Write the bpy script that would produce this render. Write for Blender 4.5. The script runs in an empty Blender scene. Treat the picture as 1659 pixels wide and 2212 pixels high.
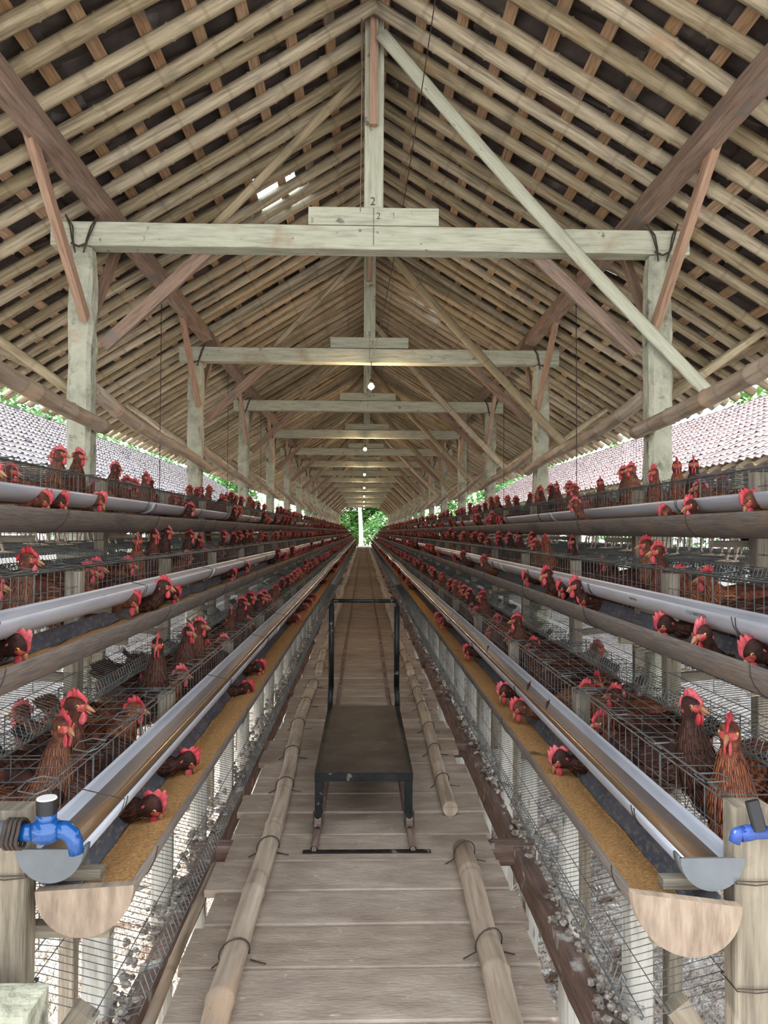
import bpy, bmesh, math, random
from math import sin, cos, pi, tan, atan, atan2, sqrt, radians
from mathutils import Vector, Matrix, noise
random.seed(7)
SC = bpy.context.scene
COL = SC.collection
# ------------------------------------------------------------------ camera
F = 1650.0; VX, VY = 785.0, 1148.0
cd = bpy.data.cameras.new('camera'); cam = bpy.data.objects.new('camera', cd); COL.objects.link(cam)
cd.sensor_fit = 'VERTICAL'; cd.sensor_height = 36.0; cd.lens = F/2212*36.0; cd.clip_end = 400; cd.clip_start = 0.05
PSI = atan((829.5-VX)/F); PIT = atan((VY-1106)/F)
cam.location = (0, 0, 0); cam.rotation_euler = (Matrix.Rotation(-PSI, 4, 'Z') @ Matrix.Rotation(pi/2+PIT, 4, 'X') @ Matrix.Rotation(radians(.3), 4, 'Z')).to_euler()
SC.camera = cam
# ------------------------------------------------------------------ light
w = bpy.data.worlds.new('overcast_sky'); SC.world = w; w.use_nodes = True
wn = w.node_tree; bgn = wn.nodes['Background']
WORLD_STRENGTH = 1.6; SUN = 3.8; EXPO = 1.44
tcw = wn.nodes.new('ShaderNodeTexCoord'); sepw = wn.nodes.new('ShaderNodeSeparateXYZ'); rw = wn.nodes.new('ShaderNodeValToRGB')
wn.links.new(tcw.outputs['Generated'], sepw.inputs[0]); wn.links.new(sepw.outputs[2], rw.inputs[0])
rw.color_ramp.elements[0].color = (.95, .97, 1, 1); rw.color_ramp.elements[1].color = (.72, .84, 1, 1)
wn.links.new(rw.outputs[0], bgn.inputs['Color']); bgn.inputs['Strength'].default_value = WORLD_STRENGTH
sd = bpy.data.lights.new('sun', 'SUN'); sd.energy = SUN; sd.angle = radians(3); sd.color = (1, .97, .92)
sun = bpy.data.objects.new('sun', sd); COL.objects.link(sun); sun.rotation_euler = (radians(6), radians(-46), 0); sun.location = (-20, 0, 30)
vs = SC.view_settings; vs.view_transform = 'Standard'; vs.look = 'None'; vs.gamma = 1; vs.use_curve_mapping = False; vs.exposure = EXPO
SC.cycles.max_bounces = 8; SC.cycles.diffuse_bounces = 5; SC.cycles.transparent_max_bounces = 12; SC.cycles.sample_clamp_indirect = 6
# ------------------------------------------------------------------ helpers
def px2d(px, X):            # depth along the aisle at which something standing X metres aside shows in column px
    return X/tan(PSI+atan((px-829.5)/F))
def px2z(py, d): return (VY-py)*d/F
def link(o): COL.objects.link(o); return o
class M:
    """collects quads with uv (in metres) and material slots"""
    def __init__(s): s.v = []; s.f = []; s.uv = []; s.mi = []; s.sm = []
    def quad(s, pts, uv=None, mi=0, sm=False):
        n = len(s.v); s.v += [tuple(p) for p in pts]; s.f.append(tuple(range(n, n+len(pts))))
        s.uv.append(uv or [(p[0]+p[2]*.3, p[1]+p[2]*.7) for p in pts]); s.mi.append(mi); s.sm.append(sm)
    def box(s, x0, x1, y0, y1, z0, z1, mi=0, bev=0):
        c = Vector(((x0+x1)/2, (y0+y1)/2, (z0+z1)/2)); d = (x1-x0, y1-y0, z1-z0)
        L = max(range(3), key=lambda i: d[i]); ax = [Vector((1,0,0)), Vector((0,1,0)), Vector((0,0,1))]
        a = ax[L]; o = [i for i in range(3) if i != L]
        s.bar(c-a*d[L]/2, c+a*d[L]/2, d[o[0]], d[o[1]], up=ax[o[1]], mi=mi, bev=bev)
    def bar(s, p0, p1, wd, ht, up=(0,0,1), mi=0, bev=0, jit=0):
        p0 = Vector(p0); p1 = Vector(p1); t = (p1-p0); L = t.length; t.normalize(); up = Vector(up)
        sd_ = t.cross(up)
        if sd_.length < 1e-5: sd_ = t.cross(Vector((1,0,0)))
        sd_.normalize(); u = sd_.cross(t).normalized()
        a, b = wd/2, ht/2
        if bev: prof = [(-a+bev,-b),(a-bev,-b),(a,-b+bev),(a,b-bev),(a-bev,b),(-a+bev,b),(-a,b-bev),(-a,-b+bev)]
        else: prof = [(-a,-b),(a,-b),(a,b),(-a,b)]
        ns = 1 if not jit else max(2, int(L/.25))
        rings = []
        for k in range(ns+1):
            c = p0.lerp(p1, k/ns)
            rings.append([c+sd_*(x+random.uniform(-jit,jit))+u*(y+random.uniform(-jit,jit)) for x, y in prof])
        n = len(prof); vv = [0]
        for i in range(n):
            q0 = prof[i]; q1 = prof[(i+1) % n]; vv.append(vv[-1]+math.hypot(q1[0]-q0[0], q1[1]-q0[1]))
        base = len(s.v)
        for r in rings: s.v += [tuple(p) for p in r]
        for k in range(ns):
            for i in range(n):
                j = (i+1) % n
                s.f.append((base+k*n+i, base+k*n+j, base+(k+1)*n+j, base+(k+1)*n+i))
                s.uv.append([(L*k/ns, vv[i]), (L*k/ns, vv[i+1]), (L*(k+1)/ns, vv[i+1]), (L*(k+1)/ns, vv[i])]); s.mi.append(mi); s.sm.append(False)
        for k, rev in ((0, True), (ns, False)):
            idx = [base+k*n+i for i in range(n)]
            if rev: idx = idx[::-1]
            pr = prof[::-1] if rev else prof
            s.f.append(tuple(idx)); s.uv.append([(x*.4, y) for x, y in pr]); s.mi.append(mi); s.sm.append(False)
    def tube(s, pts, r, n=8, mi=0, caps=True, sm=True, ref=None):
        pts = [Vector(p) for p in pts]; N = len(pts)
        rs = r if isinstance(r, (list, tuple)) else [r]*N
        base = len(s.v); L = 0; Ls = []
        prev = None
        for k, p in enumerate(pts):
            if k: L += (p-pts[k-1]).length
            Ls.append(L)
            t = (pts[min(k+1, N-1)]-pts[max(k-1, 0)]).normalized()
            if prev is None:
                q = Vector(ref) if ref else (Vector((0,0,1)) if abs(t.z) < .9 else Vector((1,0,0)))
                a = t.cross(q).normalized()
            else:
                a = prev-t*prev.dot(t); a.normalize()
            prev = a; b = a.cross(t)
            for i in range(n):
                th = 2*pi*i/n; s.v.append(tuple(p+(a*cos(th)+b*sin(th))*rs[k]))
        rm = max(rs)
        for k in range(N-1):
            for i in range(n):
                j = (i+1) % n
                s.f.append((base+k*n+i, base+(k+1)*n+i, base+(k+1)*n+j, base+k*n+j))
                u0, u1 = Ls[k], Ls[k+1]; v0 = 2*pi*rm*i/n; v1 = 2*pi*rm*(i+1)/n
                s.uv.append([(u0,v0),(u1,v0),(u1,v1),(u0,v1)]); s.mi.append(mi); s.sm.append(sm)
        if caps:
            for k, rev in ((0, False), (N-1, True)):
                idx = [base+k*n+i for i in range(n)]
                if rev: idx = idx[::-1]
                s.f.append(tuple(idx)); s.uv.append([(cos(2*pi*i/n)*.03, sin(2*pi*i/n)*.03) for i in range(n)]); s.mi.append(mi); s.sm.append(False)
    def wire(s, pts, r=.0015, mi=0, n=4): s.tube(pts, r, n=n, mi=mi, caps=False, sm=False)
    def loft(s, rings, mi=0, sm=True, closed=True, cap=True, us=None):
        n = len(rings[0]); base = len(s.v)
        for r in rings: s.v += [tuple(p) for p in r]
        m = n if closed else n-1
        for k in range(len(rings)-1):
            for i in range(m):
                j = (i+1) % n
                s.f.append((base+k*n+i, base+k*n+j, base+(k+1)*n+j, base+(k+1)*n+i))
                u0 = us[k] if us else k*.02; u1 = us[k+1] if us else (k+1)*.02
                s.uv.append([(u0,i/n),(u0,(i+1)/n),(u1,(i+1)/n),(u1,i/n)]); s.mi.append(mi if not callable(mi) else mi(k,i)); s.sm.append(sm)
        if cap and closed:
            for k, rev in ((0, True), (len(rings)-1, False)):
                idx = [base+k*n+i for i in range(n)]
                if rev: idx = idx[::-1]
                s.f.append(tuple(idx)); s.uv.append([(0,0)]*n); s.mi.append(mi if not callable(mi) else mi(k,0)); s.sm.append(sm)
    def half_pipe(s, cx, cz, R, th, y0, y1, seg=14, ny=None, wob=None, mi=0, a0=0, mi_in=None):
        """open topped half pipe along y; rim at cz"""
        ny = ny or max(1, int((y1-y0)/1.5)); rings = []; us = []
        for k in range(ny+1):
            y = y0+(y1-y0)*k/ny; dx, dz = wob(y) if wob else (0,0)
            ring = []
            for i in range(seg+1):
                t = pi+a0+(pi-2*a0)*i/seg; ring.append((cx+dx+R*cos(t), y, cz+dz+R*sin(t)+R*sin(a0)))
            for i in range(seg, -1, -1):
                t = pi+a0+(pi-2*a0)*i/seg; ring.append((cx+dx+(R-th)*cos(t), y, cz+dz+(R-th)*sin(t)+R*sin(a0)))
            rings.append(ring); us.append(y)
        n = 2*(seg+1)
        f = (lambda k, i: mi_in if seg < i < n-1 else mi) if mi_in is not None else mi
        s.loft(rings, mi=f, us=us)
    def prism(s, poly, y0, y1, mi=0, axis='y'):
        """extrude a polygon of (a,b) along an axis"""
        def P(a, b, t): return (a, t, b) if axis == 'y' else ((t, a, b) if axis == 'x' else (a, b, t))
        n = len(poly); base = len(s.v)
        s.v += [P(a, b, y0) for a, b in poly]+[P(a, b, y1) for a, b in poly]
        for i in range(n):
            j = (i+1) % n; s.f.append((base+i, base+j, base+n+j, base+n+i))
            L = math.hypot(poly[j][0]-poly[i][0], poly[j][1]-poly[i][1])
            s.uv.append([(0,0),(L,0),(L,y1-y0),(0,y1-y0)]); s.mi.append(mi); s.sm.append(False)
        s.f.append(tuple(base+i for i in range(n))[::-1]); s.uv.append([(a,b) for a, b in poly][::-1]); s.mi.append(mi); s.sm.append(False)
        s.f.append(tuple(base+n+i for i in range(n))); s.uv.append([(a,b) for a, b in poly]); s.mi.append(mi); s.sm.append(False)
def mesh_of(name, mb, mats, off=(0,0,0), attr=None, fix=True):
    me = bpy.data.meshes.new(name); ox, oy, oz = off
    me.from_pydata([(x-ox, y-oy, z-oz) for x, y, z in mb.v], [], mb.f)
    uvl = me.uv_layers.new(name='UVMap')
    flat = [c for f in mb.uv for p in f for c in p]; uvl.data.foreach_set('uv', flat)
    me.polygons.foreach_set('material_index', mb.mi); me.polygons.foreach_set('use_smooth', mb.sm)
    for m in (mats if isinstance(mats, (list, tuple)) else [mats]): me.materials.append(m)
    if fix:
        bm = bmesh.new(); bm.from_mesh(me); bmesh.ops.recalc_face_normals(bm, faces=bm.faces); bm.to_mesh(me); bm.free()
    me.update(); return me
def ploc(o):
    v = Vector((0,0,0))
    while o: v += o.location; o = o.parent
    return v
def obj(name, mb, mats, parent=None, label=None, cat=None, group=None, kind=None, fix=True):
    """one mesh object from world-space geometry"""
    if parent is None:
        xs = [v[0] for v in mb.v]; ys = [v[1] for v in mb.v]; zs = [v[2] for v in mb.v]
        org = Vector(((min(xs)+max(xs))/2, (min(ys)+max(ys))/2, min(zs)))
        o = bpy.data.objects.new(name, mesh_of(name, mb, mats, org, fix=fix)); o.location = org
    else:
        o = bpy.data.objects.new(name, mesh_of(name, mb, mats, ploc(parent), fix=fix)); o.parent = parent
    tag(o, label, cat, group, kind); return link(o)
def tag(o, label=None, cat=None, group=None, kind=None):
    if label: o['label'] = label
    if cat: o['category'] = cat
    if group: o['group'] = group
    if kind: o['kind'] = kind
    return o
def thing(name, loc, label=None, cat=None, group=None):
    o = bpy.data.objects.new(name, None); o.location = loc; o.empty_display_size = .1
    tag(o, label, cat, group); return link(o)
def copy_tree(o, parent=None, kids=None):
    c = o.copy(); link(c)
    for k in list(c.keys()):
        if parent is None and k in ('label', 'group'): del c[k]
    if parent: c.parent = parent
    for ch in (kids[o] if kids else list(o.children)): copy_tree(ch, c, kids)
    return c
ONES = ['', 'first', 'second', 'third', 'fourth', 'fifth', 'sixth', 'seventh', 'eighth', 'ninth', 'tenth', 'eleventh', 'twelfth', 'thirteenth', 'fourteenth', 'fifteenth', 'sixteenth', 'seventeenth', 'eighteenth', 'nineteenth']
TENS = ['', '', 'twenty', 'thirty', 'forty', 'fifty', 'sixty', 'seventy', 'eighty', 'ninety']
TENTH = ['', '', 'twentieth', 'thirtieth', 'fortieth', 'fiftieth', 'sixtieth', 'seventieth', 'eightieth', 'ninetieth']
def nth(n):
    if n < 20: return ONES[n]
    if n < 100: return TENTH[n//10] if n % 10 == 0 else TENS[n//10]+'-'+ONES[n % 10]
    return 'hundredth' if n == 100 else 'hundred and '+nth(n-100)
SIDE = {-1: 'left', 1: 'right'}
# ------------------------------------------------------------------ materials
def desat(c, f):
    l = .3*c[0]+.55*c[1]+.15*c[2]; return tuple(l+(x-l)*f for x in c)
def mat(name, stops, scale=(1,1,1), sc=8, detail=6, rough=.8, bump=.3, bsc=40, metal=0, rand=0, coord='UV', spots=None, node=None, spec=.3, bdist=.01, objcol=False, sat=.62):
    stops = [desat(c, sat) for c in stops]; spots = [(desat(q[0], sat), *q[1:]) for q in (spots or [])]
    if node: node = (node[0], desat(node[1], sat))
    m = bpy.data.materials.new(name); m.use_nodes = True; T = m.node_tree; N = T.nodes; Lk = T.links.new
    b = N['Principled BSDF']; b.inputs['Roughness'].default_value = rough; b.inputs['Metallic'].default_value = metal
    b.inputs['Specular IOR Level'].default_value = spec
    tc = N.new('ShaderNodeTexCoord'); oi = N.new('ShaderNodeObjectInfo')
    mp = N.new('ShaderNodeMapping'); mp.inputs['Scale'].default_value = scale
    ad = N.new('ShaderNodeVectorMath'); ad.operation = 'ADD'
    mu = N.new('ShaderNodeVectorMath'); mu.operation = 'SCALE'; mu.inputs[0].default_value = (13.7, 7.3, 3.1); Lk(oi.outputs['Random'], mu.inputs['Scale'])
    Lk(tc.outputs[coord], ad.inputs[0]); Lk(mu.outputs[0], ad.inputs[1]); Lk(ad.outputs[0], mp.inputs[0])
    n1 = N.new('ShaderNodeTexNoise'); n1.inputs['Scale'].default_value = sc; n1.inputs['Detail'].default_value = detail; n1.inputs['Roughness'].default_value = .62
    Lk(mp.outputs[0], n1.inputs['Vector'])
    r = N.new('ShaderNodeValToRGB'); E = r.color_ramp.elements
    lo, hi = .3, .7
    for i, c in enumerate(stops):
        p = lo+(hi-lo)*i/(len(stops)-1)
        e = E[i] if i < 2 else E.new(p)
        e.position = p; e.color = (*c, 1)
    for i, c in enumerate(stops):
        E[i].color = (*stops[i], 1); E[i].position = lo+(hi-lo)*i/(len(stops)-1)
    Lk(n1.outputs['Fac'], r.inputs[0]); col = r.outputs[0]
    def mix(fac, a, bb, mode='MIX'):
        x = N.new('ShaderNodeMix'); x.data_type = 'RGBA'; x.blend_type = mode
        if isinstance(fac, (int, float)): x.inputs[0].default_value = fac
        else: Lk(fac, x.inputs[0])
        for s_, v in ((6, a), (7, bb)):
            if isinstance(v, tuple): x.inputs[s_].default_value = (*v, 1)
            else: Lk(v, x.inputs[s_])
        return x.outputs[2]
    for sp in (spots or []):        # (colour, scale, threshold, width)
        c, s_, th, wd = sp
        n2 = N.new('ShaderNodeTexNoise'); n2.inputs['Scale'].default_value = s_; n2.inputs['Detail'].default_value = 5; Lk(ad.outputs[0], n2.inputs['Vector'])
        mr = N.new('ShaderNodeMapRange'); mr.inputs[1].default_value = th; mr.inputs[2].default_value = th+wd; Lk(n2.outputs['Fac'], mr.inputs[0])
        col = mix(mr.outputs[0], col, c)
    if node:                         # bamboo nodes: (spacing, colour)
        sx = N.new('ShaderNodeSeparateXYZ'); Lk(tc.outputs['UV'], sx.inputs[0])
        a = N.new('ShaderNodeMath'); a.operation = 'PINGPONG'; a.inputs[1].default_value = node[0]/2; Lk(sx.outputs[0], a.inputs[0])
        mr = N.new('ShaderNodeMapRange'); mr.inputs[1].default_value = .006; mr.inputs[2].default_value = .016; mr.inputs[3].default_value = .3; mr.inputs[4].default_value = 0
        Lk(a.outputs[0], mr.inputs[0]); col = mix(mr.outputs[0], col, node[1])
    if objcol: col = mix(1.0, col, oi.outputs['Color'], 'MULTIPLY')
    if rand:
        mr = N.new('ShaderNodeMapRange'); mr.inputs[3].default_value = 1-rand; mr.inputs[4].default_value = 1+rand; Lk(oi.outputs['Random'], mr.inputs[0])
        hv = N.new('ShaderNodeHueSaturation'); Lk(mr.outputs[0], hv.inputs['Value']); Lk(col, hv.inputs['Color'])
        m2 = N.new('ShaderNodeMapRange'); m2.inputs[3].default_value = 1+rand*.6; m2.inputs[4].default_value = 1-rand*.6; Lk(oi.outputs['Random'], m2.inputs[0]); Lk(m2.outputs[0], hv.inputs['Saturation'])
        col = hv.outputs[0]
    Lk(col, b.inputs['Base Color'])
    if bump:
        n3 = N.new('ShaderNodeTexNoise'); n3.inputs['Scale'].default_value = bsc; n3.inputs['Detail'].default_value = 4; Lk(mp.outputs[0], n3.inputs['Vector'])
        bp = N.new('ShaderNodeBump'); bp.inputs['Strength'].default_value = bump; bp.inputs['Distance'].default_value = bdist
        Lk(n3.outputs['Fac'], bp.inputs['Height']); Lk(bp.outputs[0], b.inputs['Normal'])
    m['b'] = b.name
    return m
def fmat(name, c, rough=.5, metal=0, spec=.4, emit=None, es=0, trans=0, sss=0):
    m = bpy.data.materials.new(name); m.use_nodes = True; b = m.node_tree.nodes['Principled BSDF']
    T = m.node_tree; nz = T.nodes.new('ShaderNodeTexNoise'); nz.inputs['Scale'].default_value = 30
    r = T.nodes.new('ShaderNodeValToRGB'); r.color_ramp.elements[0].position = .3; r.color_ramp.elements[1].position = .7
    r.color_ramp.elements[0].color = (*[x*.8 for x in c], 1); r.color_ramp.elements[1].color = (*[min(1, x*1.15) for x in c], 1)
    T.links.new(nz.outputs['Fac'], r.inputs[0]); T.links.new(r.outputs[0], b.inputs['Base Color'])
    b.inputs['Roughness'].default_value = rough; b.inputs['Metallic'].default_value = metal; b.inputs['Specular IOR Level'].default_value = spec
    if emit: b.inputs['Emission Color'].default_value = (*emit, 1); b.inputs['Emission Strength'].default_value = es
    b.inputs['Transmission Weight'].default_value = trans
    return m
def srgb(r, g, b):
    f = lambda c: (c/255/12.92 if c/255 <= .04045 else ((c/255+.055)/1.055)**2.4)
    return (f(r), f(g), f(b))
MT = {}
MT['bamboo'] = mat('weathered_bamboo', [srgb(120,104,80), srgb(172,154,118), srgb(196,180,146)], scale=(1,14,1), sc=3, rough=.75, bump=.25, bsc=12, rand=.22, spots=[(srgb(126,116,98), 5, .58, .25), (srgb(160,124,76), 3, .6, .2)], node=(.36, srgb(120,98,66)), sat=.82)
MT['bamboo_deck'] = mat('bamboo_pole', [srgb(128,104,76), srgb(165,138,104), srgb(184,160,126)], scale=(1,12,1), sc=3, rough=.6, bump=.2, bsc=10, rand=.06, spots=[(srgb(200,150,90), 3, .55, .2), (srgb(70,50,35), 60, .72, .03)], node=(.42, srgb(108,84,56)))
MT['batten'] = mat('batten_bamboo', [srgb(132,96,62), srgb(180,140,98), srgb(200,166,124)], scale=(1,20,1), sc=4, bump=.2, bsc=15, sat=.78, rand=.2, spots=[(srgb(120,110,98), 4, .55, .15)])
MT['pale_timber'] = mat('limewashed_timber', [srgb(150,150,126), srgb(180,180,152), srgb(196,194,166)], scale=(1,10,1), sc=4, rough=.85, bump=.35, bsc=16, rand=.05, spots=[(srgb(160,138,106), 3, .6, .15), (srgb(120,116,100), 14, .66, .06)], sat=.8)
MT['brown_timber'] = mat('brown_timber', [srgb(110,80,58), srgb(150,114,84), srgb(172,136,102)], scale=(1,14,1), sc=4, rough=.8, bump=.35, bsc=18, rand=.16, spots=[(srgb(120,112,98), 4, .58, .12)])
MT['orange_timber'] = mat('orange_timber', [srgb(140,96,62), srgb(182,132,90), srgb(196,150,108)], scale=(1,14,1), sc=4, rough=.8, bump=.3, bsc=18, rand=.1, spots=[(srgb(200,190,176), 12, .7, .05)])
MT['concrete'] = mat('rough_concrete', [srgb(132,132,110), srgb(168,168,142), srgb(186,184,160)], sc=6, detail=10, rough=.95, bump=.9, bsc=28, rand=.05, coord='Object', bdist=.02, spots=[(srgb(110,108,90), 9, .6, .1), (srgb(168,150,120), 3, .62, .1)], sat=.8)
MT['tile_in'] = mat('tile_underside', [srgb(62,50,44), srgb(86,70,62), srgb(108,92,82)], sc=5, rough=.95, bump=.4, bsc=30, coord='UV', spots=[(srgb(120,64,44), 2.2, .62, .05), (srgb(126,116,108), 7, .62, .1)])
MT['deck'] = mat('dusty_deck_timber', [srgb(142,122,102), srgb(160,140,118), srgb(178,158,136)], scale=(1,3,1), sc=6, rough=.9, bump=.35, bsc=40, rand=.09, spots=[(srgb(112,90,72), 2.5, .56, .2), (srgb(184,172,158), 30, .66, .08)], sat=.8)
MT['joist'] = mat('dung_stained_timber', [srgb(86,58,42), srgb(124,90,70), srgb(146,114,92)], scale=(1,10,1), sc=5, rough=.95, bump=.5, bsc=20, rand=.1, spots=[(srgb(186,178,164), 10, .62, .08)])
MT['stand'] = mat('stand_timber', [srgb(96,84,62), srgb(134,118,90), srgb(156,142,112)], scale=(1,12,1), sc=4, rough=.85, bump=.3, bsc=16, rand=.12, spots=[(srgb(110,100,80), 8, .6, .1)])
MT['pile'] = mat('pale_stake', [srgb(150,140,120), srgb(190,184,166), srgb(206,200,184)], scale=(1,8,1), sc=4, rough=.9, bump=.4, bsc=16, rand=.08, spots=[(srgb(110,92,72), 9, .6, .12)])
MT['pvc'] = mat('white_pvc', [srgb(144,147,155), srgb(166,169,179), srgb(178,181,189)], scale=(.3,1,1), sc=6, rough=.32, bump=0, coord='UV', spec=.5, spots=[(srgb(150,150,150), 14, .68, .1)])
MT['pvc_grey'] = mat('grey_pvc', [srgb(74,80,84), srgb(96,104,108)], sc=6, rough=.45, bump=0, coord='Object', spec=.5, spots=[(srgb(110,106,94), 9, .6, .1)])
MT['feed_out'] = mat('trough_outside', [srgb(84,74,66), srgb(110,96,84), srgb(138,116,92)], scale=(5,60,1), sc=2, rough=.7, bump=.2, bsc=10, spots=[(srgb(134,102,64), 6, .58, .12), (srgb(66,66,72), 3, .58, .15)])
MT['feed_in'] = mat('trough_inside', [srgb(58,62,76), srgb(78,82,96), srgb(92,94,102)], scale=(1,1,1), sc=5, rough=.6, bump=0, spots=[(srgb(128,112,88), 38, .5, .2)])
MT['feed'] = mat('poultry_feed', [srgb(146,96,38), srgb(186,132,62), srgb(208,162,92)], sc=140, rough=1, bump=1.0, bsc=220, coord='Object', spots=[(srgb(96,72,42), 5, .64, .08)], bdist=.006, sat=.85)
MT['water'] = mat('brown_water', [srgb(112,80,46), srgb(138,104,66)], sc=3, rough=.16, bump=.05, bsc=14, coord='Object', spec=.18, sat=.85)
MT['endwood'] = mat('sawn_end_wood', [srgb(112,88,62), srgb(138,112,82), srgb(156,130,98)], scale=(5,1,1), sc=9, rough=.9, bump=.3, bsc=20, coord='UV', rand=.05)
MT['wire'] = mat('galvanised_wire', [srgb(58,64,64), srgb(92,98,96), srgb(130,124,104)], sc=18, rough=.5, bump=0, metal=.35, coord='Object', rand=.06)
MT['rust'] = mat('rusty_wire', [srgb(60,48,40), srgb(92,72,56)], sc=20, rough=.8, bump=0, metal=.3, coord='Object')
MT['steel'] = mat('black_painted_steel', [srgb(10,12,12), srgb(20,22,21), srgb(32,33,30)], sc=16, rough=.45, bump=.1, bsc=60, coord='Object', spec=.2, spots=[(srgb(96,84,70), 26, .64, .05)])
MT['plate'] = mat('worn_steel_plate', [srgb(30,26,21), srgb(48,42,34), srgb(64,56,45)], sc=7, rough=.5, bump=.15, bsc=90, coord='Object', spec=.05, spots=[(srgb(66,56,42), 9, .64, .06), (srgb(160,146,110), 24, .74, .02)])
MT['dung'] = mat('dry_manure', [srgb(150,122,94), srgb(206,186,162), srgb(238,230,220)], sc=26, detail=10, rough=1, bump=1.0, bsc=60, coord='Object', bdist=.03, spots=[(srgb(140,106,74), 6, .56, .1), (srgb(240,238,232), 22, .58, .05), (srgb(84,66,50), 14, .66, .05)])
MT['clump'] = mat('dung_clump', [srgb(96,78,60), srgb(150,134,114), srgb(206,198,186)], sc=40, rough=1, bump=.8, bsc=90, coord='Object', bdist=.01)
MT['tile_out'] = mat('pink_roof_tile', [srgb(122,106,106), srgb(146,130,130), srgb(164,150,148)], sc=5, rough=1, bump=.2, bsc=60, spec=.05, sat=.9, spots=[(srgb(166,122,106), 3.4, .6, .06)])
MT['tile_left'] = mat('grey_roof_tile', [srgb(128,120,120), srgb(154,146,144), srgb(172,162,160)], sc=5, rough=1, bump=.2, bsc=60, spec=.05, sat=.9, spots=[(srgb(160,116,96), 3.4, .64, .05), (srgb(76,76,88), 3, .62, .06)])
MT['leaf'] = mat('leaf_green', [srgb(44,92,40), srgb(92,142,64), srgb(150,186,92)], sc=2.2, rough=.6, bump=0, coord='Object', rand=.12, sat=.95)
MT['leaf2'] = mat('broad_leaf_green', [srgb(66,116,64), srgb(116,166,96), srgb(164,200,130)], sc=2, rough=.55, bump=0, coord='Object', rand=.12, sat=.9)
MT['bark'] = mat('pale_bark', [srgb(150,146,134), srgb(190,188,176), srgb(210,208,200)], sc=5, rough=.9, bump=.4, bsc=20, coord='Object')
MT['blue'] = fmat('blue_tap_plastic', srgb(10,66,124), .15, spec=.6); MT['dblue'] = fmat('dark_blue_tap', srgb(40,66,128), .35)
MT['black'] = fmat('black_plastic', srgb(24,24,26), .35); MT['white'] = fmat('white_cap', srgb(210,206,196), .5)
MT['ink'] = fmat('pencil_mark', srgb(70,66,56), .9)
MT['bulb'] = fmat('lit_bulb', (1,.9,.75), .4, emit=(1,.66,.36), es=22); MT['socket'] = fmat('lamp_socket', srgb(60,54,48), .6)
def glassy(name, c, f):
    m = bpy.data.materials.new(name); m.use_nodes = True; T = m.node_tree; T.nodes.remove(T.nodes['Principled BSDF'])
    tr = T.nodes.new('ShaderNodeBsdfTranslucent'); tp = T.nodes.new('ShaderNodeBsdfTransparent'); mx = T.nodes.new('ShaderNodeMixShader')
    nz = T.nodes.new('ShaderNodeTexNoise'); nz.inputs['Scale'].default_value = 12
    mr = T.nodes.new('ShaderNodeMapRange'); mr.inputs[3].default_value = f-.2; mr.inputs[4].default_value = min(1, f+.2)
    T.links.new(nz.outputs['Fac'], mr.inputs[0]); T.links.new(mr.outputs[0], mx.inputs[0])
    tr.inputs[0].default_value = (*c, 1); tp.inputs[0].default_value = (*c, 1)
    T.links.new(tr.outputs[0], mx.inputs[1]); T.links.new(tp.outputs[0], mx.inputs[2]); T.links.new(mx.outputs[0], T.nodes['Material Output'].inputs[0]); return m
MT['glass'] = glassy('glass_roof_tile', (.85, .93, 1), .6)
# ================================================================== the shed
XC = .055; ZD = -1.18; ZG = -1.78; S = 3.3; D1 = 4.92; NT = 17; SLOPE = .62
ZR = 3.28                          # underside of the rafters at the ridge
XE = 3.32; YEND = D1+S*(NT-1)+.4; Y0R = 2.3; Y0T = 1.0  # tiles and battens extended unseen toward the camera to keep the sun out
ZB = 1.885                          # middle of the tie beams
# ---- ground
g = M(); xs = [-40,-25,-15,-9,-6,-4.5,-3.5]+[-3+.06*i for i in range(101)]+[3.5,4.5,6,9,15,25,40]
xs = [x for x in xs]; ys = [-3,0,1]+[1.6+.07*i for i in range(80)]+[7.3+.3*i for i in range(40)]+[20+2*i for i in range(30)]+[85,100,140]
nx = len(xs)
for y in ys:
    for x in xs:
        z = ZG
        if abs(x) < 4 and y < 20: 
            p = Vector((x*5, y*5, 0)); z += .05*noise.noise(p)+.045*noise.noise(p*2.7)+.02*noise.noise(p*6)
        g.v.append((x, y, z))
for j in range(len(ys)-1):
    for i in range(nx-1):
        g.f.append((j*nx+i, j*nx+i+1, (j+1)*nx+i+1, (j+1)*nx+i)); g.uv.append([(0,0)]*4); g.mi.append(0); g.sm.append(True)
obj('floor', g, MT['dung'], kind='structure')
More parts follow.
